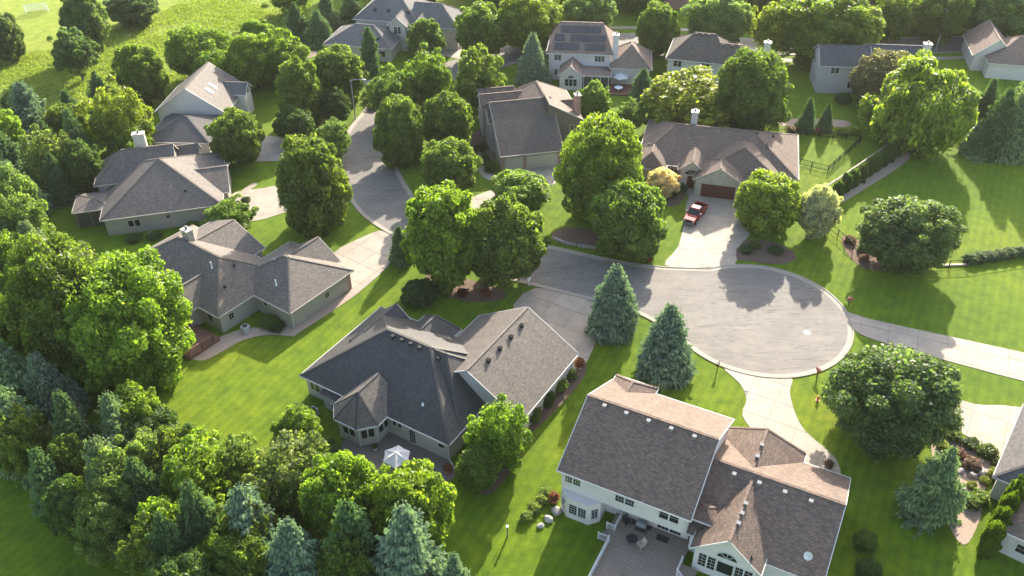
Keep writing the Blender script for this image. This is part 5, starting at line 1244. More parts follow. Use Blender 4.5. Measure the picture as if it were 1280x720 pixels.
# ------------------------------------------------------------------ shrubs and hedges
for k in range(9):   # clipped row along the board fence
    f = k / 8; x = 50.8 + (64.8 - 50.8) * f; y = 116.2 + (129.3 - 116.2) * f
    shrub(x, y, .98, 2.9 + random.uniform(-.2, .3), (0.10, 0.15, 0.035), 'dark clipped arborvitae in the straight row beside the board fence', 'arborvitae hedge row', 'arborvitae', True, 'hedge')
for k in range(9):
    f = k / 8; shrub(64.2 + 12 * f, 98.6 + 2.4 * f, 1.15, 1.1, (0.12, 0.16, 0.09), 'low grey-green juniper in the fence line hedge on the wide lawn', 'juniper fence hedge', 'juniper', True, 'hedge')
shrub(-12.2, 91.0, 2.6, 2.6, 'dark', 'large dark rounded shrub behind the front gables of the charcoal-roofed house', rich=True)
for (x, y, r_, hh, c_, lb) in [
    (-9.0, 93.4, .8, .8, (0.30, 0.06, 0.06), 'red-flowering shrub in the mulch bed under the tall bright tree'), (-6.6, 92.2, .9, .8, (0.22, 0.05, 0.05), 'dark red barberry shrub in the mulch bed under the broad tree'),
    (-3.5, 92.0, .8, .8, (0.24, 0.07, 0.05), 'rusty low shrub at the end of the red flower bed'),
    (2.0, 69.0, 1.2, 1.5, 'maple', 'green shrub nearest the rear corner of the charcoal garage wall'), (3.6, 71.4, 1.3, 1.6, 'dark', 'dark green shrub midway along the charcoal garage wall'), (5.2, 73.8, 1.2, 1.3, 'bright', 'light leafy shrub by the charcoal garage wall'), (6.7, 75.8, 1.0, 1.1, 'maple', 'low shrub at the front end of the charcoal garage wall'), (8.0, 77.7, .7, 1.1, (0.25, 0.10, 0.05), 'rust-red shrub at the driveway corner of the charcoal garage'),
    (-23.8, 68.2, 2.0, 2.4, 'maple', 'rounded shrub at the far left wall of the charcoal-roofed house'), (-20.0, 63.2, 1.8, 2.0, 'dark', 'dark bush beside the turret windows'), (-18.6, 61.0, 1.6, 1.8, 'maple', 'bush at the patio edge below the turret'),
    (-31.0, 86.0, 1.3, 1.2, 'maple', 'dense green bush in the corner of the long low house'), (-29.9, 85.2, 1.0, 1.0, 'dark', 'dark low bush beside the sage garage wall'),
    (-52.5, 106.8, 1.1, 1.0, 'dark', 'dark shrub under the window of the cross-gabled house'), (-47.6, 108.8, 1.3, 1.2, 'bright', 'bright shrub at the near wall of the cross-gabled house'), (-55.4, 106.2, 1.2, .8, 'dark', 'flat dark shrub below the taupe wall'),
    (-41.6, 116.9, .8, .8, 'dark', 'small shrub beside the entry path of the cross-gabled house'),
    (23.6, 118.0, 2.7, 4.0, (0.62, 0.45, 0.36), 'feathery pinkish smoke bush in front of the brick ranch house'), (26.9, 118.7, 1.1, 1.1, (0.08, 0.15, 0.05), 'round green shrub at the end of the pickup driveway'), (25.4, 117.2, 1.0, .9, 'dark', 'low dark shrub below the smoke bush'), (23.6, 116.2, .9, .8, 'maple', 'low green shrub at the lawn edge below the smoke bush'),
    (-4.6, 128.4, 1.2, 1.6, 'dark', 'dark shrub at the stone wall of the brown house'), (-3.3, 125.8, 1.1, 1.5, 'maple', 'upright shrub by the garage corner of the brown house'), (-5.2, 133.4, 1.2, 1.2, 'dark', 'shrub under the side gables of the brown house'),
    (33.4, 101.6, 1.0, .7, 'dark', 'spreading shrub in the bed by the turning circle'), (35.0, 102.8, .9, .7, 'maple', 'small green shrub under the yellow-green tree'), (37.6, 101.4, 1.1, .8, 'darkgreen', 'low dark shrub between kerb and yellow-green tree'),
    (49.0, 103.9, .9, .9, (0.20, 0.12, 0.10), 'brownish shrub at the fence end under the blue-green tree'), (50.0, 101.6, .9, .9, 'olive', 'olive shrub under the blue-green tree'), (49.5, 99.4, .8, .7, (0.25, 0.14, 0.12), 'pink-tinged low shrub under the blue-green tree'), (55.0, 97.4, .8, .6, (0.26, 0.18, 0.14), 'pale pink flowering shrub under the blue-green tree'),
    (48.6, 114.4, 1.3, 1.5, 'bright', 'bright bush at the end of the arborvitae row'),
    (-0.8, 66.0, 1.1, 1.1, 'maple', 'shrub in the mulch behind the small bright tree'), (8.2, 146.5, 1.5, 2.2, 'maple', 'clipped round shrub beside the screened porch of the solar panel house'), (11.0, 146.0, 1.6, 2.3, 'maple', 'clipped round shrub next to another below the arched rear gable'), (13.4, 147.4, 1.5, 2.0, 'dark', 'dark clipped shrub under the arched rear gable'),
    (49.8, 138.8, 1.0, 1.0, (0.22, 0.14, 0.08), 'orange-tinged border shrub near the conifer pair'), (54.2, 138.6, .8, .8, (0.30, 0.12, 0.10), 'reddish border shrub between the conifer pair'), (58.6, 138.0, 1.1, .9, 'yellow', 'yellow border shrub beside the conifer pair'), (60.6, 137.6, 1.0, .9, 'bright', 'light green border shrub before the grey house'), (62.5, 150.6, 1.6, 1.8, 'dark', 'dark foundation shrub of the grey two-storey house'), (66.4, 150.0, 1.5, 1.6, 'dark', 'second dark foundation shrub of the grey house, nearer the willow'),
    (33.5, 45.2, 1.4, 2.2, 'maple', 'shrub at the end wall of the brown-shingled wing'), (32.8, 48.2, 1.2, 1.8, 'dark', 'dark shrub along the end wall of the brown-shingled wing'), (33.6, 51.6, 1.2, 1.6, 'maple', 'green shrub along the end wall nearer the ridge line')]:
    shrub(x, y, r_, hh, c_, lb, rich=r_ > 1.0)
rk = [(46.9, 66.6, 1.0, .8, 'bright'), (48.0, 65.4, 1.1, .9, 'maple'), (49.3, 64.2, 1.0, .9, 'darkgreen'), (50.4, 63.0, 1.2, 1.1, 'maple'), (51.0, 61.6, .8, .7, 'olive'), (46.2, 64.2, .8, .7, 'yellow'), (47.4, 62.8, .9, .8, (0.22, 0.10, 0.08)), (48.2, 61.3, 1.1, .9, (0.20, 0.11, 0.10)), (50.0, 60.0, .9, .8, 'yellow'), (48.6, 59.2, .6, .6, 'yellow'), (47.0, 58.6, .6, .6, 'yellow'), (47.2, 57.0, 1.0, .8, 'bright'), (46.0, 56.4, 1.1, .9, 'maple'), (45.4, 62.0, .8, .7, 'yellow')]
for x, y, r_, hh, c_ in rk:
    wd_ = {'bright': 'bright green', 'maple': 'mid green', 'darkgreen': 'dark blue-green', 'olive': 'olive', 'yellow': 'golden'}.get(c_ if isinstance(c_, str) else '', 'wine-red')
    shrub(x, y, r_, hh, c_, wd_ + ' dwarf shrub in the gravel rock garden', 'rock garden shrubs', rich=False)
for k in range(4): shrub(44.6 + k * 1.25, 50.4 + k * 1.4, .95, 4.6 + .3 * k, (0.10, 0.15, 0.015), 'tall pointed arborvitae against the grey corner house wall', 'arborvitae at the grey corner house', 'arborvitae', True, 'hedge')
for k, (x, y) in enumerate(((1.2, 55.2), (2.0, 56.2), (2.8, 57.2), (3.3, 58.1))): shrub(x, y, .75, .8, (0.20, 0.25, 0.06), 'pale hosta clump in the small lawn bed beside the two-storey house', 'hostas beside the two-storey house', 'hosta', False, 'plant')
for (x, y) in ((-25.6, 150.4), (-24.4, 153.0), (-26.8, 153.2), (-24.0, 156.0), (-27.4, 156.4)): shrub(x, y, 1.3, 1.0, (0.16, 0.21, 0.02), 'wild yellow-green clump on the island by the street lamp', 'wild clumps by the street lamp', 'wild_plant', False, 'plant')

# boulders
def rock(x, y, s, label, group, mat='stone', seed=0, z=0):
    rs = np.random.RandomState(seed); bm = bmesh.new(); bmesh.ops.create_icosphere(bm, subdivisions=2, radius=1)
    for v in bm.verts: v.co *= 1 + rs.uniform(-.18, .18)
    for v in bm.verts: v.co.z = max(v.co.z, -.45)
    me = bpy.data.meshes.new('boulder'); bm.to_mesh(me); bm.free(); me.materials.append(MATS[mat])
    o = bpy.data.objects.new('boulder', me); COL.objects.link(o); o.location = (x, y, z + s * .3); o.scale = (s * rs.uniform(.9, 1.3), s * rs.uniform(.8, 1.1), s * .75); o.rotation_euler = (0, 0, rs.rand() * 6)
    return tag(o, label, 'rock', group)
for k, (x, y, s_) in enumerate([(48.9, 60.3, .6), (47.7, 60.0, .45), (46.7, 60.6, .4), (45.9, 58.2, .4), (45.2, 59.8, .35), (49.4, 62.0, .35)]): rock(x, y, s_, 'pale boulder among the rock garden shrubs', 'rock garden boulders', 'stone', k)
for k, (x, y, s_) in enumerate([(4.2, 56.0, .55), (3.4, 55.0, .42), (2.6, 54.2, .35)]): rock(x, y, s_, 'rounded grey boulder at the corner of the two-storey house bed', 'boulders at the two-storey house', 'stone', 20 + k)
P_ = catmull([(6.2, 105.4), (8.0, 104.0), (10.9, 103.0), (13.4, 102.6), (14.9, 103.4)], 5)
edg = empty('stone_edging', (10.9, 103.0, 0), 0, 'low stacked stone edging of the bed under the medium tree', 'edging')
for k, (x, y) in enumerate(P_):
    for l_ in range(2):
        s_ = MB().box(-.24, .24, -.15, .15, 0, .17).build('stone', 'stone', edg); s_.location = (x - 10.9 + random.uniform(-.04, .04), y - 103.0, l_ * .18 + .03); s_.rotation_euler = (0, 0, math.atan2(P_[min(k + 1, len(P_) - 1)][1] - P_[max(k - 1, 0)][1], P_[min(k + 1, len(P_) - 1)][0] - P_[max(k - 1, 0)][0]) + random.uniform(-.1, .1))

# ------------------------------------------------------------------ decks
def railing(name, pts, z, hgt, mat, label, post_mat=None, group=None):
    root = empty(name, (pts[0][0], pts[0][1], z), 0, label, 'railing', group)
    o = Vector((pts[0][0], pts[0][1], 0))
    for i, p in enumerate(pts):
        q = Vector((p[0], p[1], 0)) - o; MB().box(q.x - .07, q.x + .07, q.y - .07, q.y + .07, 0, hgt + .12).build('post', mat, root)
    for i in range(len(pts) - 1):
        a_ = Vector((*pts[i], 0)) - o; b_ = Vector((*pts[i + 1], 0)) - o
        MB().beam(a_ + Vector((0, 0, hgt)), b_ + Vector((0, 0, hgt)), .12, .08).build('top_rail', mat, root); MB().beam(a_ + Vector((0, 0, .12)), b_ + Vector((0, 0, .12)), .06, .06).build('bottom_rail', mat, root)
        n = int((b_ - a_).length / .16); bb = MB()
        for k in range(1, n):
            c = a_.lerp(b_, k / n); bb.box(c.x - .022, c.x + .022, c.y - .022, c.y + .022, .12, hgt)
        if bb.f: bb.build('balusters', mat, root)
    return root
def loc2w(O, ang, u, v): return (O[0] + u * math.cos(R(ang)) - v * math.sin(R(ang)), O[1] + u * math.sin(R(ang)) + v * math.cos(R(ang)))
BW = lambda u, v: loc2w((4.2, 56.5), -27.5, u, v)
dk = empty('rear_deck', (*BW(6.4, -7.5), 0), R(-27.5), 'weathered grey wooden deck behind the two-storey house', 'deck')
MB().prism([(0, 0), (8.6, 0), (8.6, 6.5), (7.1, 6.5), (7.1, 9.3), (-.6, 9.3), (-.6, 5.8), (0, 5.8)], .36, .46).build('boards', 'deck_boards', dk)
MB().box(-.03, 8.63, -.03, .02, .05, .44).box(-.06, -.01, .02, 5.7, .05, .44).build('skirt', 'wood_grey', dk)
st = MB()
for k in range(2): st.box(-.75 - .32 * k, -.43 - .32 * k + (.4 if k == 0 else 0), 5.85, 7.1, 0, .32 - .16 * k)
st.build('steps', 'wood_grey', dk)
railing('deck_railing', [BW(6.4, -7.6), BW(6.4, -4.6), BW(6.4, -1.8)], .46, .9, 'trim_white', 'white baluster railing on the long side of the rear deck')
railing('deck_railing', [BW(6.35, -1.7), BW(5.3, -1.7)], .2, .9, 'trim_white', 'short white railing beside the deck steps, lower of two', None)
railing('deck_railing', [BW(5.6, -.3), BW(6.4, -.3), BW(6.4, 1.5)], .3, .9, 'trim_white', 'white railing running from the deck steps to the house wall', None)
railing('deck_railing', [BW(13.4, -.9), BW(13.4, -2.4), BW(14.4, -3.2)], .46, .9, 'trim_white', 'white railing in front of the sunroom gable', None)
# grill, chair, mat, planters on the deck
def grill(x, y, rz, label):
    r_ = empty('grill', (x, y, .46), rz, label, 'grill')
    MB().box(-.55, .55, -.3, .3, .12, .8).build('cabinet', 'metal_dark', r_)
    hb = MB(); pr = [(-.35, .82), (-.34, 1.02), (-.2, 1.2), (.05, 1.24), (.26, 1.14), (.33, .95), (.33, .82)]
    hb.solid([(-.5, yy, zz) for yy, zz in pr], [(.5, yy, zz) for yy, zz in pr]); hb.build('lid', 'metal_galv', r_)
    for sx in (-1, 1): MB().box(sx * .58 if sx > 0 else -1.0, 1.0 if sx > 0 else -.58, -.28, .28, .78, .83).build('side_shelf', 'metal_dark', r_)
    for sx in (-.45, .45): MB().tube((sx, -.25, .06), (sx, -.20, .06), .07, .07, 10).build('wheel', 'tyre', r_)
    MB().tube((-.35, -.38, .92), (.35, -.38, .92), .025, .025, 8).build('handle', 'metal_galv', r_)
grill(*BW(8.7, .9), R(-27.5), 'covered-lid gas grill standing on the rear deck by the wall')
def chair(x, y, z, rz, label, mat='plastic_white', group=None):
    r_ = empty('patio_chair', (x, y, z), rz, label, 'chair', group)
    MB().box(-.28, .28, -.3, .3, .38, .43).build('seat', mat, r_); MB().solid([(-.28, .26, .42), (.28, .26, .42), (.28, .31, .42), (-.28, .31, .42)], [(-.28, .45, 1.0), (.28, .45, 1.0), (.28, .5, 1.0), (-.28, .5, 1.0)]).build('backrest', mat, r_)
    for sx in (-.26, .26):
        for sy in (-.27, .27): MB().tube((sx, sy, 0), (sx, sy, .39), .03, .03, 6).build('leg', mat, r_)
        MB().beam((sx, -.3, .62), (sx, .34, .66), .07, .04).tube((sx, -.27, .4), (sx, -.27, .62), .025, .025, 6).build('armrest', mat, r_)
chair(*BW(9.4, -1.0), .46, R(-60), 'pale armchair on the rear deck in front of the grill', 'wood_pale')
chair(*BW(7.2, .9), .46, R(20), 'dark chair beside the grill against the wall', 'metal_dark')
tag(MB().box(-.6, .6, -.35, .35, 0, .02).build('door_mat', 'metal_dark'), 'dark mat in front of the sliding deck door', 'mat').location = (*BW(10.9, .9), .465)
bpy.data.objects['door_mat'].rotation_euler = (0, 0, R(-27.5))
def planter(x, y, z, label, colour, mat='terracotta', s=.3, group=None):
    r_ = empty('planter', (x, y, z), 0, label, 'planter', group)
    MB().tube((0, 0, 0), (0, 0, s * 1.2), s * .7, s, 12).build('pot', mat, r_)
    o = bpy.data.objects.new('plant', TINY[0]); COL.objects.link(o); o.parent = r_; o.location = (0, 0, s * 1.6); o.scale = (s * 1.2, s * 1.2, s); o.color = (*colour, 1)
planter(*BW(9.3, -5.5), .46, 'potted yellow-green plant near the outer end of the rear deck', (0.16, 0.15, 0.03), s=.38)
planter(*BW(-.5, .6), 0, 'terracotta pot of flowers at the left corner of the two-storey house', (0.3, 0.12, 0.10), s=.5)
planter(-6.9, 61.3, .03, 'terracotta planter at the downspout corner of the patio', (0.3, 0.14, 0.08), s=.45)
planter(-15.0, 64.6, .03, 'white pot with a plant under the turret windows', (0.08, 0.12, 0.03), 'plastic_white', .3)
planter(-11.2, 66.2, .03, 'dark pot beside the small double window of the patio wall', (0.03, 0.04, 0.02), 'plastic_white', .3)
tb_ = empty('deck_table', (*BW(8.4, -.9), .46), R(-27.5), 'round dark deck table beside the grill', 'table')
MB().tube((0, 0, .68), (0, 0, .72), .55, .55, 18).build('table_top', 'metal_dark', tb_)
for k in range(3): MB().tube((.35 * math.cos(k * 2.1), .35 * math.sin(k * 2.1), 0), (.1 * math.cos(k * 2.1), .1 * math.sin(k * 2.1), .7), .03, .03, 6).build('leg', 'metal_dark', tb_)

# patio umbrella
def umbrella(x, y, z, rad, label, tilt=0.0, rz=0.0, mat='canvas_white'):
    r_ = empty('patio_umbrella', (x, y, z), rz, label, 'umbrella')
    MB().tube((0, 0, 0), (0, 0, 2.55), .025, .025, 8).build('pole', 'metal_galv', r_); MB().tube((0, 0, 0), (0, 0, .1), .3, .26, 16).build('base', 'metal_dark', r_)
    K = 6; rim = [Vector((rad * math.cos(2 * math.pi * k / K), rad * math.sin(2 * math.pi * k / K), 1.9)) for k in range(K)]
    ap_ = Vector((0, 0, 2.6)); cn = MB()
    for k in range(K):
        a_, b_ = rim[k], rim[(k + 1) % K]; m_ = (a_ + b_) / 2 * 1.0; m_ = Vector((m_.x * .93, m_.y * .93, 1.93)); c1 = ap_.lerp(a_, .5) + Vector((0, 0, .06)); c2 = ap_.lerp(b_, .5) + Vector((0, 0, .06)); cm = ap_.lerp(m_, .5) - Vector((0, 0, .03))
        cn.face([a_, m_, cm, c1]); cn.face([m_, b_, c2, cm]); cn.face([c1, cm, ap_]); cn.face([cm, c2, ap_])
        cn.face([a_, m_, m_ - Vector((0, 0, .16)), a_ - Vector((0, 0, .16))]); cn.face([m_, b_, b_ - Vector((0, 0, .16)), m_ - Vector((0, 0, .16))])
    cp = cn.build('canopy', mat, r_); cp.rotation_euler = (tilt, 0, 0)
    rb = MB()
    for k in range(K): rb.beam(ap_ - Vector((0, 0, .06)), rim[k] - Vector((0, 0, .03)), .025, .025)
    rb.build('ribs', 'metal_galv', cp)
    return r_
umbrella(-12.3, 61.9, .03, 1.55, 'white six-sided umbrella over the paver patio', .06, .5)
umbrella(21.6, 159.0, .25, 1.7, 'white umbrella on the deck of the solar panel house', 0, .2)
chair(-9.3, 60.9, .03, R(200), 'white chair on the patio near the downspout corner'); chair(-12.6, 60.2, .03, R(160), 'white chair half under the patio umbrella')
dk = empty('small_deck', (21.0, 157.0, 0), R(-7), 'reddish wooden deck under the far white umbrella', 'deck')
MB().box(-3, 4.5, -2.2, 4.5, .1, .25).build('boards', 'wood_cedar', dk)
tbl = empty('patio_table', (21.0, 156.6, .25), 0, 'small white table beside the far white umbrella', 'table')
MB().tube((0, 0, .66), (0, 0, .72), .8, .8, 16).build('table_top', 'plastic_white', tbl); MB().tube((0, 0, 0), (0, 0, .66), .06, .06).build('leg', 'plastic_white', tbl)
# cedar deck of the long low house
CW = lambda u, v: loc2w((-27.8, 84.7), -36, u, v)
dk = empty('cedar_deck', (*CW(-13.4, -11.0), 0), R(-36), 'reddish brown deck beside the long low house', 'deck')
MB().prism([(0, 0), (7.0, 0), (7.0, 4.6), (0, 4.6)], .34, .46).build('boards', 'wood_cedar', dk)
MB().beam((0, -.06, .2), (7.0, -.06, .2), .1, .46).beam((7.06, 0, .2), (7.06, 4.5, .2), .1, .46).build('skirt', 'wood_cedar', dk)
railing('deck_railing', [CW(-13.3, -10.9), CW(-9.9, -10.9), CW(-6.5, -10.9), CW(-6.5, -8.9), CW(-6.5, -7.2)], .46, .9, 'wood_cedar', 'reddish cedar railing round the deck of the long low house')

# ------------------------------------------------------------------ vehicles
def wheel(root, x, y, r_=.38, w_=.26):
    t = MB().tube((x, y - w_ / 2, r_), (x, y + w_ / 2, r_), r_, r_, 18).build('wheel', 'tyre', root)
    MB().tube((x, y - w_ / 2 - .012, r_), (x, y + w_ / 2 + .012, r_), r_ * .6, r_ * .6, 14).build('rim', 'rim', t)
def loft(mb, secs):
    """secs: list of rings with equal counts"""
    n = len(secs[0]); i0 = len(mb.v)
    for s_ in secs: mb.v += [tuple(p) for p in s_]
    for k in range(len(secs) - 1):
        for j in range(n):
            q = (j + 1) % n; mb.f.append((i0 + k * n + j, i0 + k * n + q, i0 + (k + 1) * n + q, i0 + (k + 1) * n + j))
    mb.f.append(tuple(i0 + j for j in reversed(range(n)))); mb.f.append(tuple(i0 + (len(secs) - 1) * n + j for j in range(n)))
def body_sec(x, w_, z0, z1, tuck=.06): return [(x, -w_ + tuck, z0), (x, w_ - tuck, z0), (x, w_, z0 + .25), (x, w_, z1 - .12), (x, w_ - .10, z1), (x, -w_ + .10, z1), (x, -w_, z1 - .12), (x, -w_, z0 + .25)]
def pickup(x, y, rz, label):
    r_ = empty('pickup_truck', (x, y, .06), rz, label, 'truck')
    mb = MB(); loft(mb, [body_sec(2.78, .78, .45, .85), body_sec(2.70, .90, .38, 1.02), body_sec(1.35, .96, .34, 1.16), body_sec(1.2, .97, .34, 1.14), body_sec(-.75, .97, .34, 1.14)]); mb.build('body', 'truck_red', r_)
    mb = MB()
    cab = lambda xx, w1, z: [(xx, -w1, z), (xx, w1, z)]
    g0, g1 = [(1.28, -.88, 1.12), (1.28, .88, 1.12), (-.78, .90, 1.12), (-.78, -.90, 1.12)], [(.52, -.70, 1.76), (.52, .70, 1.76), (-.55, .72, 1.78), (-.55, -.72, 1.78)]
    mb.solid(g0, g1); cb_ = mb.build('cab_glass', 'glass_blue', r_)
    MB().solid([(.58, -.73, 1.74), (.58, .73, 1.74), (-.6, .75, 1.76), (-.6, -.75, 1.76)], [(.42, -.62, 1.84), (.42, .62, 1.84), (-.48, .64, 1.86), (-.48, -.64, 1.86)]).build('roof', 'truck_red', cb_)
    pl_ = MB()
    for sy in (-1, 1):
        for (a_, b_) in (((1.29, .89 * sy, 1.14), (.54, .72 * sy, 1.77)), ((.25, .895 * sy, 1.14), (.12, .725 * sy, 1.78)), ((-.74, .905 * sy, 1.14), (-.55, .735 * sy, 1.79))): pl_.beam(a_, b_, .07, .05)
    pl_.build('pillars', 'truck_red', r_)
    bd = MB()   # open load bed
    bd.box(-2.75, -.76, -.95, .95, .5, .68)
    for sy in (-1, 1): bd.box(-2.75, -.76, *sorted((sy * .97, sy * .86)), .38, 1.12)
    bd.box(-2.82, -2.72, -.95, .95, .42, 1.1); bd.box(-.86, -.76, -.9, .9, .6, 1.14); bd.build('load_bed', 'truck_red', r_)
    MB().box(-2.7, -.88, -.84, .84, .68, .72).build('bed_liner', 'metal_dark', r_)
    MB().box(2.72, 2.92, -.86, .86, .38, .58).build('front_bumper', 'metal_galv', r_); MB().box(-2.98, -2.82, -.86, .86, .40, .58).build('rear_bumper', 'metal_galv', r_)
    MB().box(2.74, 2.80, -.52, .52, .62, .92).build('grille', 'metal_black', r_)
    for sy in (-1, 1):
        MB().box(2.66, 2.79, *sorted((sy * .55, sy * .84)), .70, .94).build('headlight', 'lamp_lens', r_); MB().box(-2.84, -2.78, *sorted((sy * .80, sy * .94)), .72, 1.04).build('tail_light', 'tail_red', r_)
        MB().box(.72, .90, *sorted((sy * .98, sy * 1.22)), 1.16, 1.36).build('wing_mirror', 'metal_galv', r_)
        MB().box(.1, .3, *sorted((sy * .965, sy * .99)), 1.0, 1.04).build('door_handle', 'metal_black', r_)
        for xx in (1.85, -1.85): wheel(r_, xx, sy * .84)
    for xx in (1.85, -1.85):
        for sy in (-1, 1): MB().solid([(xx - .48, sy * .98, .40), (xx + .48, sy * .98, .40), (xx + .36, sy * .98, .82), (xx - .36, sy * .98, .82)], [(xx - .48, sy * .80, .40), (xx + .48, sy * .80, .40), (xx + .36, sy * .80, .82), (xx - .36, sy * .80, .82)]).build('wheel_arch', 'metal_black', r_)
    return r_
pickup(27.75, 110.9, R(-121), 'dark red pickup truck parked on the fan-shaped driveway')
def hatch(x, y, rz, label, paint, group=None):
    r_ = empty('parked_car', (x, y, .06), rz, label, 'car', group)
    mb = MB(); loft(mb, [body_sec(2.2, .70, .40, .72), body_sec(2.05, .84, .32, .84), body_sec(1.0, .90, .28, .98), body_sec(-1.6, .90, .28, 1.02), body_sec(-2.1, .84, .34, .98), body_sec(-2.2, .74, .42, .86)]); mb.build('body', paint, r_)
    c_ = MB().solid([(1.15, -.80, .94), (1.15, .80, .94), (-1.9, .80, .98), (-1.9, -.80, .98)], [(.35, -.62, 1.46), (.35, .62, 1.46), (-1.35, .62, 1.48), (-1.35, -.62, 1.48)]).build('cabin_glass', 'glass_blue', r_)
    MB().solid([(.40, -.65, 1.44), (.40, .65, 1.44), (-1.42, .65, 1.46), (-1.42, -.65, 1.46)], [(.25, -.55, 1.52), (.25, .55, 1.52), (-1.25, .55, 1.54), (-1.25, -.55, 1.54)]).build('roof', paint, c_)
    for sy in (-1, 1):
        for xx in (1.38, -1.38): wheel(r_, xx, sy * .80, .33, .22)
        MB().box(2.02, 2.16, *sorted((sy * .5, sy * .74)), .62, .76).build('headlight', 'lamp_lens', r_); MB().box(-2.19, -2.1, *sorted((sy * .5, sy * .76)), .68, .86).build('tail_light', 'tail_red', r_)
        MB().box(.7, .85, *sorted((sy * .9, sy * 1.08)), .98, 1.1).build('wing_mirror', paint, r_)
hatch(-13.4, 187.0, R(160), 'dark car parked on the drive of the many-gabled house', 'car_dark')
slabs('driveway', [(-19, 181), (-17.5, 190), (-9, 193), (-5, 180), (-3, 176), (-9, 173)], R(-13), 4, 4, 'driveway of the many-gabled house')

# ------------------------------------------------------------------ street furniture
def lamp(x, y, rz, hgt, label):
    r_ = empty('street_lamp', (x, y, 0), rz, label, 'street lamp')
    MB().tube((0, 0, 0), (0, 0, hgt), .12, .075, 10).build('pole', 'metal_pole', r_); MB().tube((0, 0, 0), (0, 0, .25), .22, .2, 10).build('base', 'metal_pole', r_)
    MB().tube((0, 0, hgt - .05), (.6, 0, hgt + .12), .06, .05, 8).tube((.6, 0, hgt + .12), (2.1, 0, hgt + .16), .05, .045, 8).build('arm', 'metal_pole', r_)
    hd = MB(); loft(hd, [[(2.0, -.08, hgt + .1), (2.0, .08, hgt + .1), (2.0, .06, hgt + .24), (2.0, -.06, hgt + .24)], [(2.4, -.17, hgt + .08), (2.4, .17, hgt + .08), (2.4, .1, hgt + .3), (2.4, -.1, hgt + .3)], [(2.8, -.1, hgt + .1), (2.8, .1, hgt + .1), (2.8, .06, hgt + .22), (2.8, -.06, hgt + .22)]])
    hd = hd.build('lamp_head', 'metal_pole', r_); MB().box(2.2, 2.65, -.1, .1, hgt + .04, hgt + .09).build('lens', 'lamp_lens', hd)
lamp(-28.4, 145.8, R(-5), 7.6, 'grey street lamp with long arm at the bend of the asphalt street')
lamp(90.2, 176.0, R(150), 8.6, 'grey street lamp beside the far street before the dense trees')
def mailbox(x, y, rz, label, body='mail_black', post='wood_cedar'):
    r_ = empty('mailbox', (x, y, 0), rz, label, 'mailbox')
    MB().box(-.06, .06, -.06, .06, 0, 1.05).beam((0, -.35, .95), (0, .45, .95), .09, .09).beam((0, .08, .55), (0, .35, .9), .06, .06).build('post', post, r_)
    mb = MB(); pr = [(-.14, 1.02), (.14, 1.02), (.14, 1.2)] + [(.14 * math.cos(math.pi * k / 6), 1.2 + .14 * math.sin(math.pi * k / 6)) for k in range(1, 6)] + [(-.14, 1.2)]
    mb.solid([(xx, -.38, zz) for xx, zz in pr], [(xx, .3, zz) for xx, zz in pr]); b_ = mb.build('box', body, r_)
    MB().box(.14, .16, -.1, -.06, 1.1, 1.45).box(.14, .16, -.1, .08, 1.36, 1.45).build('flag', 'tail_red', b_)
mailbox(44.0, 88.9, R(70), 'reddish mailbox on a wooden post at the corner of the long straight driveway', 'mail_red')
mailbox(36.0, 75.4, R(20), 'dark red mailbox on the kerb between the lower driveways', 'mail_red')
mailbox(24.4, 76.6, R(-30), 'dark mailbox at the kerb left of the curving driveway')
mailbox(18.4, 98.9, R(170), 'dark mailbox with flowers at the kerb below the fan-shaped driveway')
mailbox(2.3, 94.0, R(-32), 'pale mailbox at the left corner of the charcoal house driveway', 'plastic_white', 'trim_white')
for (x, y, lb) in ((17.8, 99.6, 'red flower clump around the kerbside mailbox'), (19.2, 99.4, 'small red-brown flower clump at the edge of the fan-shaped driveway')): shrub(x, y, .5, .55, (0.28, 0.06, 0.05), lb, cat='flowers', name='flower_clump')
shrub(12.6, 102.2, .7, .6, (0.22, 0.06, 0.05), 'reddish clump at the trunk of the medium tree', cat='flowers', name='flower_clump')
shrub(33.2, 61.5, .5, .9, (0.22, 0.12, 0.12), 'thin pinkish shrub at the lower end of the curving driveway')
hy = empty('fire_hydrant', (34.9, 71.4, 0), 0, 'small orange hydrant on the lawn right of the curving driveway', 'hydrant')
MB().tube((0, 0, 0), (0, 0, .55), .14, .12, 12).build('barrel', 'hydrant', hy); MB().tube((0, 0, .55), (0, 0, .72), .15, .05, 12).build('bonnet', 'hydrant', hy); MB().tube((-.24, 0, .42), (.24, 0, .42), .06, .06, 10).tube((0, -.22, .38), (0, 0, .38), .07, .07, 10).build('nozzles', 'hydrant', hy); MB().tube((0, 0, 0), (0, 0, .06), .22, .22, 12).build('flange', 'hydrant', hy)
mh = MB(); mh.tube((0, 0, 0), (0, 0, .02), .42, .42, 24); mh = mh.build('manhole_cover', 'manhole_iron'); mh.location = (37.1, 83.5, .018); tag(mh, 'pale round manhole cover in the turning circle', 'manhole')
pst = empty('yard_post', (-.7, 53.0, 0), 0, 'single white-capped post on the lawn beside the two-storey house', 'post')
MB().box(-.07, .07, -.07, .07, 0, 1.55).build('shaft', 'wood_grey', pst); MB().box(-.12, .12, -.12, .12, 1.55, 1.68).build('cap', 'plastic_white', pst)
def ac(x, y, rz, label, group=None):
    r_ = empty('air_conditioner', (x, y, 0), rz, label, 'air conditioner', group)
    MB().box(-.42, .42, -.42, .42, .06, .85).build('casing', 'ac_grey', r_); MB().tube((0, 0, .85), (0, 0, .88), .34, .34, 18).build('fan_grille', 'metal_dark', r_); MB().box(-.5, .5, -.5, .5, 0, .06).build('pad', 'concrete', r_)
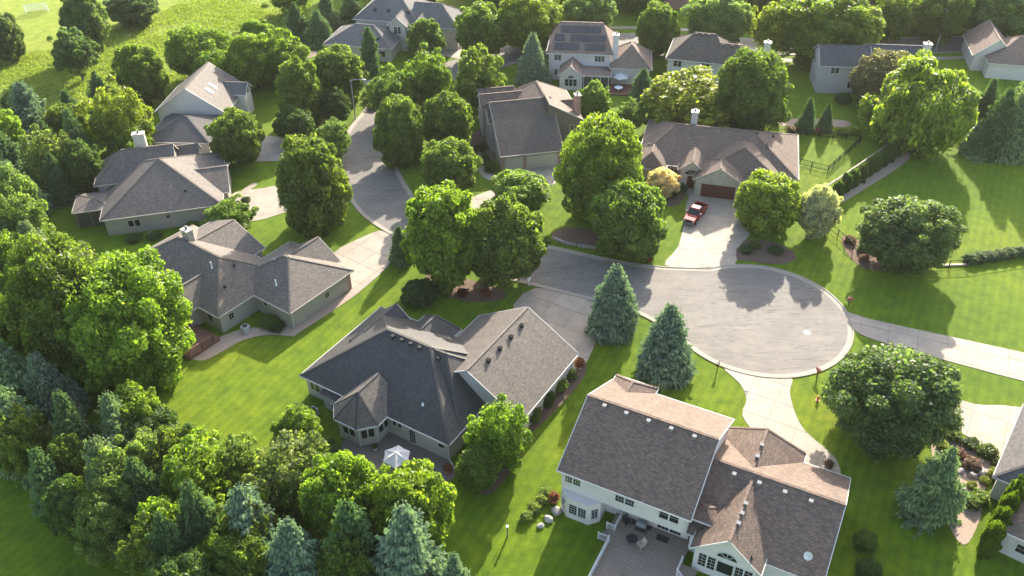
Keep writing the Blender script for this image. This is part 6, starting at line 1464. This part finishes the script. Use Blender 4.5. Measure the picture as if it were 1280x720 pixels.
ac(-52.9, 106.9, R(14), 'grey air conditioner at the near wall of the cross-gabled house'); ac(-33.9, 85.0, R(-36), 'grey air conditioner by the sage wall of the long low house'); ac(-22.6, 70.0, R(-32), 'grey air conditioner by the left wall of the charcoal-roofed house')
# soccer goal on the park lawn
g = empty('soccer_goal', (-112.5, 205.0, 0), R(20), 'white net goal on the park lawn', 'goal')
MB().tube((-2.4, 0, 0), (-2.4, 0, 2.1), .09, .09).tube((2.4, 0, 0), (2.4, 0, 2.1), .09, .09).tube((-2.4, 0, 2.1), (2.4, 0, 2.1), .09, .09).tube((-2.4, 1.8, 0), (-2.4, 0, 2.1), .07, .07).tube((2.4, 1.8, 0), (2.4, 0, 2.1), .07, .07).build('frame', 'plastic_white', g)
nb = MB()
for k in range(17): nb.beam((-2.4 + .3 * k, 1.8, .05), (-2.4 + .3 * k, 0, 2.08), .06, .03)
for k in range(7): nb.beam((-2.4, 1.8 - .3 * k, .05 + .34 * k), (2.4, 1.8 - .3 * k, .05 + .34 * k), .03, .06)
nb.build('net', 'plastic_white', g)

# ------------------------------------------------------------------ fences
def fence(name, pts, hgt, label, mat='metal_black', rails=(.25, .95), pick=.0, post=.05, step=2.4, cap=None):
    r_ = empty(name, (*pts[0], 0), 0, label, 'fence'); o = Vector((*pts[0], 0))
    for i in range(len(pts) - 1):
        a_ = Vector((*pts[i], 0)) - o; b_ = Vector((*pts[i + 1], 0)) - o; L = (b_ - a_).length; n = max(1, round(L / step))
        for k in range(n + (1 if i == len(pts) - 2 else 0)):
            c = a_.lerp(b_, k / n); MB().box(c.x - post, c.x + post, c.y - post, c.y + post, 0, hgt).build('post', mat, r_)
        for z in rails: MB().beam(a_ + Vector((0, 0, z * hgt)), b_ + Vector((0, 0, z * hgt)), .05, .06).build('rail', mat, r_)
        if pick:
            pb = MB(); m = int(L / pick)
            for k in range(m): c = a_.lerp(b_, (k + .5) / m); pb.box(c.x - .013, c.x + .013, c.y - .013, c.y + .013, .1, hgt * .98)
            pb.build('pickets', mat, r_)
        if cap: MB().beam(a_ + Vector((0, 0, hgt + .03)), b_ + Vector((0, 0, hgt + .03)), .16, .07).build('top_board', cap, r_)
    return r_
fence('metal_fence', [(45.0, 128.5), (51.9, 124.4), (60.5, 134.5)], 1.2, 'black picket fence round the back lawn of the brick ranch house', pick=.22)
fence('metal_fence', [(44.5, 138.0), (52.0, 137.4), (60.5, 134.8)], 1.2, 'black picket fence below the conifer pair', pick=.22)
fence('board_fence', [(47.4, 115.6), (51.6, 119.4), (64.2, 131.4)], 1.5, 'pale-topped board fence behind the arborvitae row', 'wood_grey', (.3, .85), post=.06, cap='wood_pale')
fence('wire_fence', [(45.9, 108.8), (47.6, 105.2), (48.6, 101.6)], 1.25, 'thin black rail fence between the silvery tree and the blue-green tree')
fence('wire_fence', [(58.0, 97.0), (63.0, 97.3), (76.5, 100.3)], 1.25, 'thin black rail fence along the juniper hedge')
fence('wood_fence', [(-52.5, 188.0), (-40.5, 183.2)], 1.5, 'dark wooden fence between the conifers and the many-gabled house', 'wood_cedar', (.3, .85), pick=.1)
fence('rail_fence', [(44.0, 141.2), (48.2, 140.9), (47.6, 146.8)], .9, 'pale low rail fence behind the small conifers', 'wood_pale')
lg = MB().beam((-2.2, 0, .1), (2.2, 0.15, .1), .35, .25).build('timber_edging', 'wood_pale'); lg.location = (61.2, 97.6, .02); tag(lg, 'pale timber edging lying along the juniper fence', 'edging')

# ------------------------------------------------------------------ thin summer haze
hz = MB().box(-320, 320, -60, 520, -1.0, 76.0)
me = bpy.data.meshes.new('haze'); me.from_pydata(hz.v, [], hz.f)
hm = bpy.data.materials.new('haze'); hm.use_nodes = True; nt = hm.node_tree
nt.nodes.remove(nt.nodes['Principled BSDF'])
pv = nt.nodes.new('ShaderNodeVolumePrincipled'); pv.inputs['Color'].default_value = (0.95, 0.93, 0.86, 1); pv.inputs['Density'].default_value = 0.00007; pv.inputs['Anisotropy'].default_value = 0.3
nt.links.new(pv.outputs[0], nt.nodes['Material Output'].inputs['Volume'])
me.materials.append(hm); ho = bpy.data.objects.new('haze', me); COL.objects.link(ho); ho['kind'] = 'stuff'; ho['label'] = 'thin warm summer haze over the whole neighbourhood'; ho['category'] = 'haze'
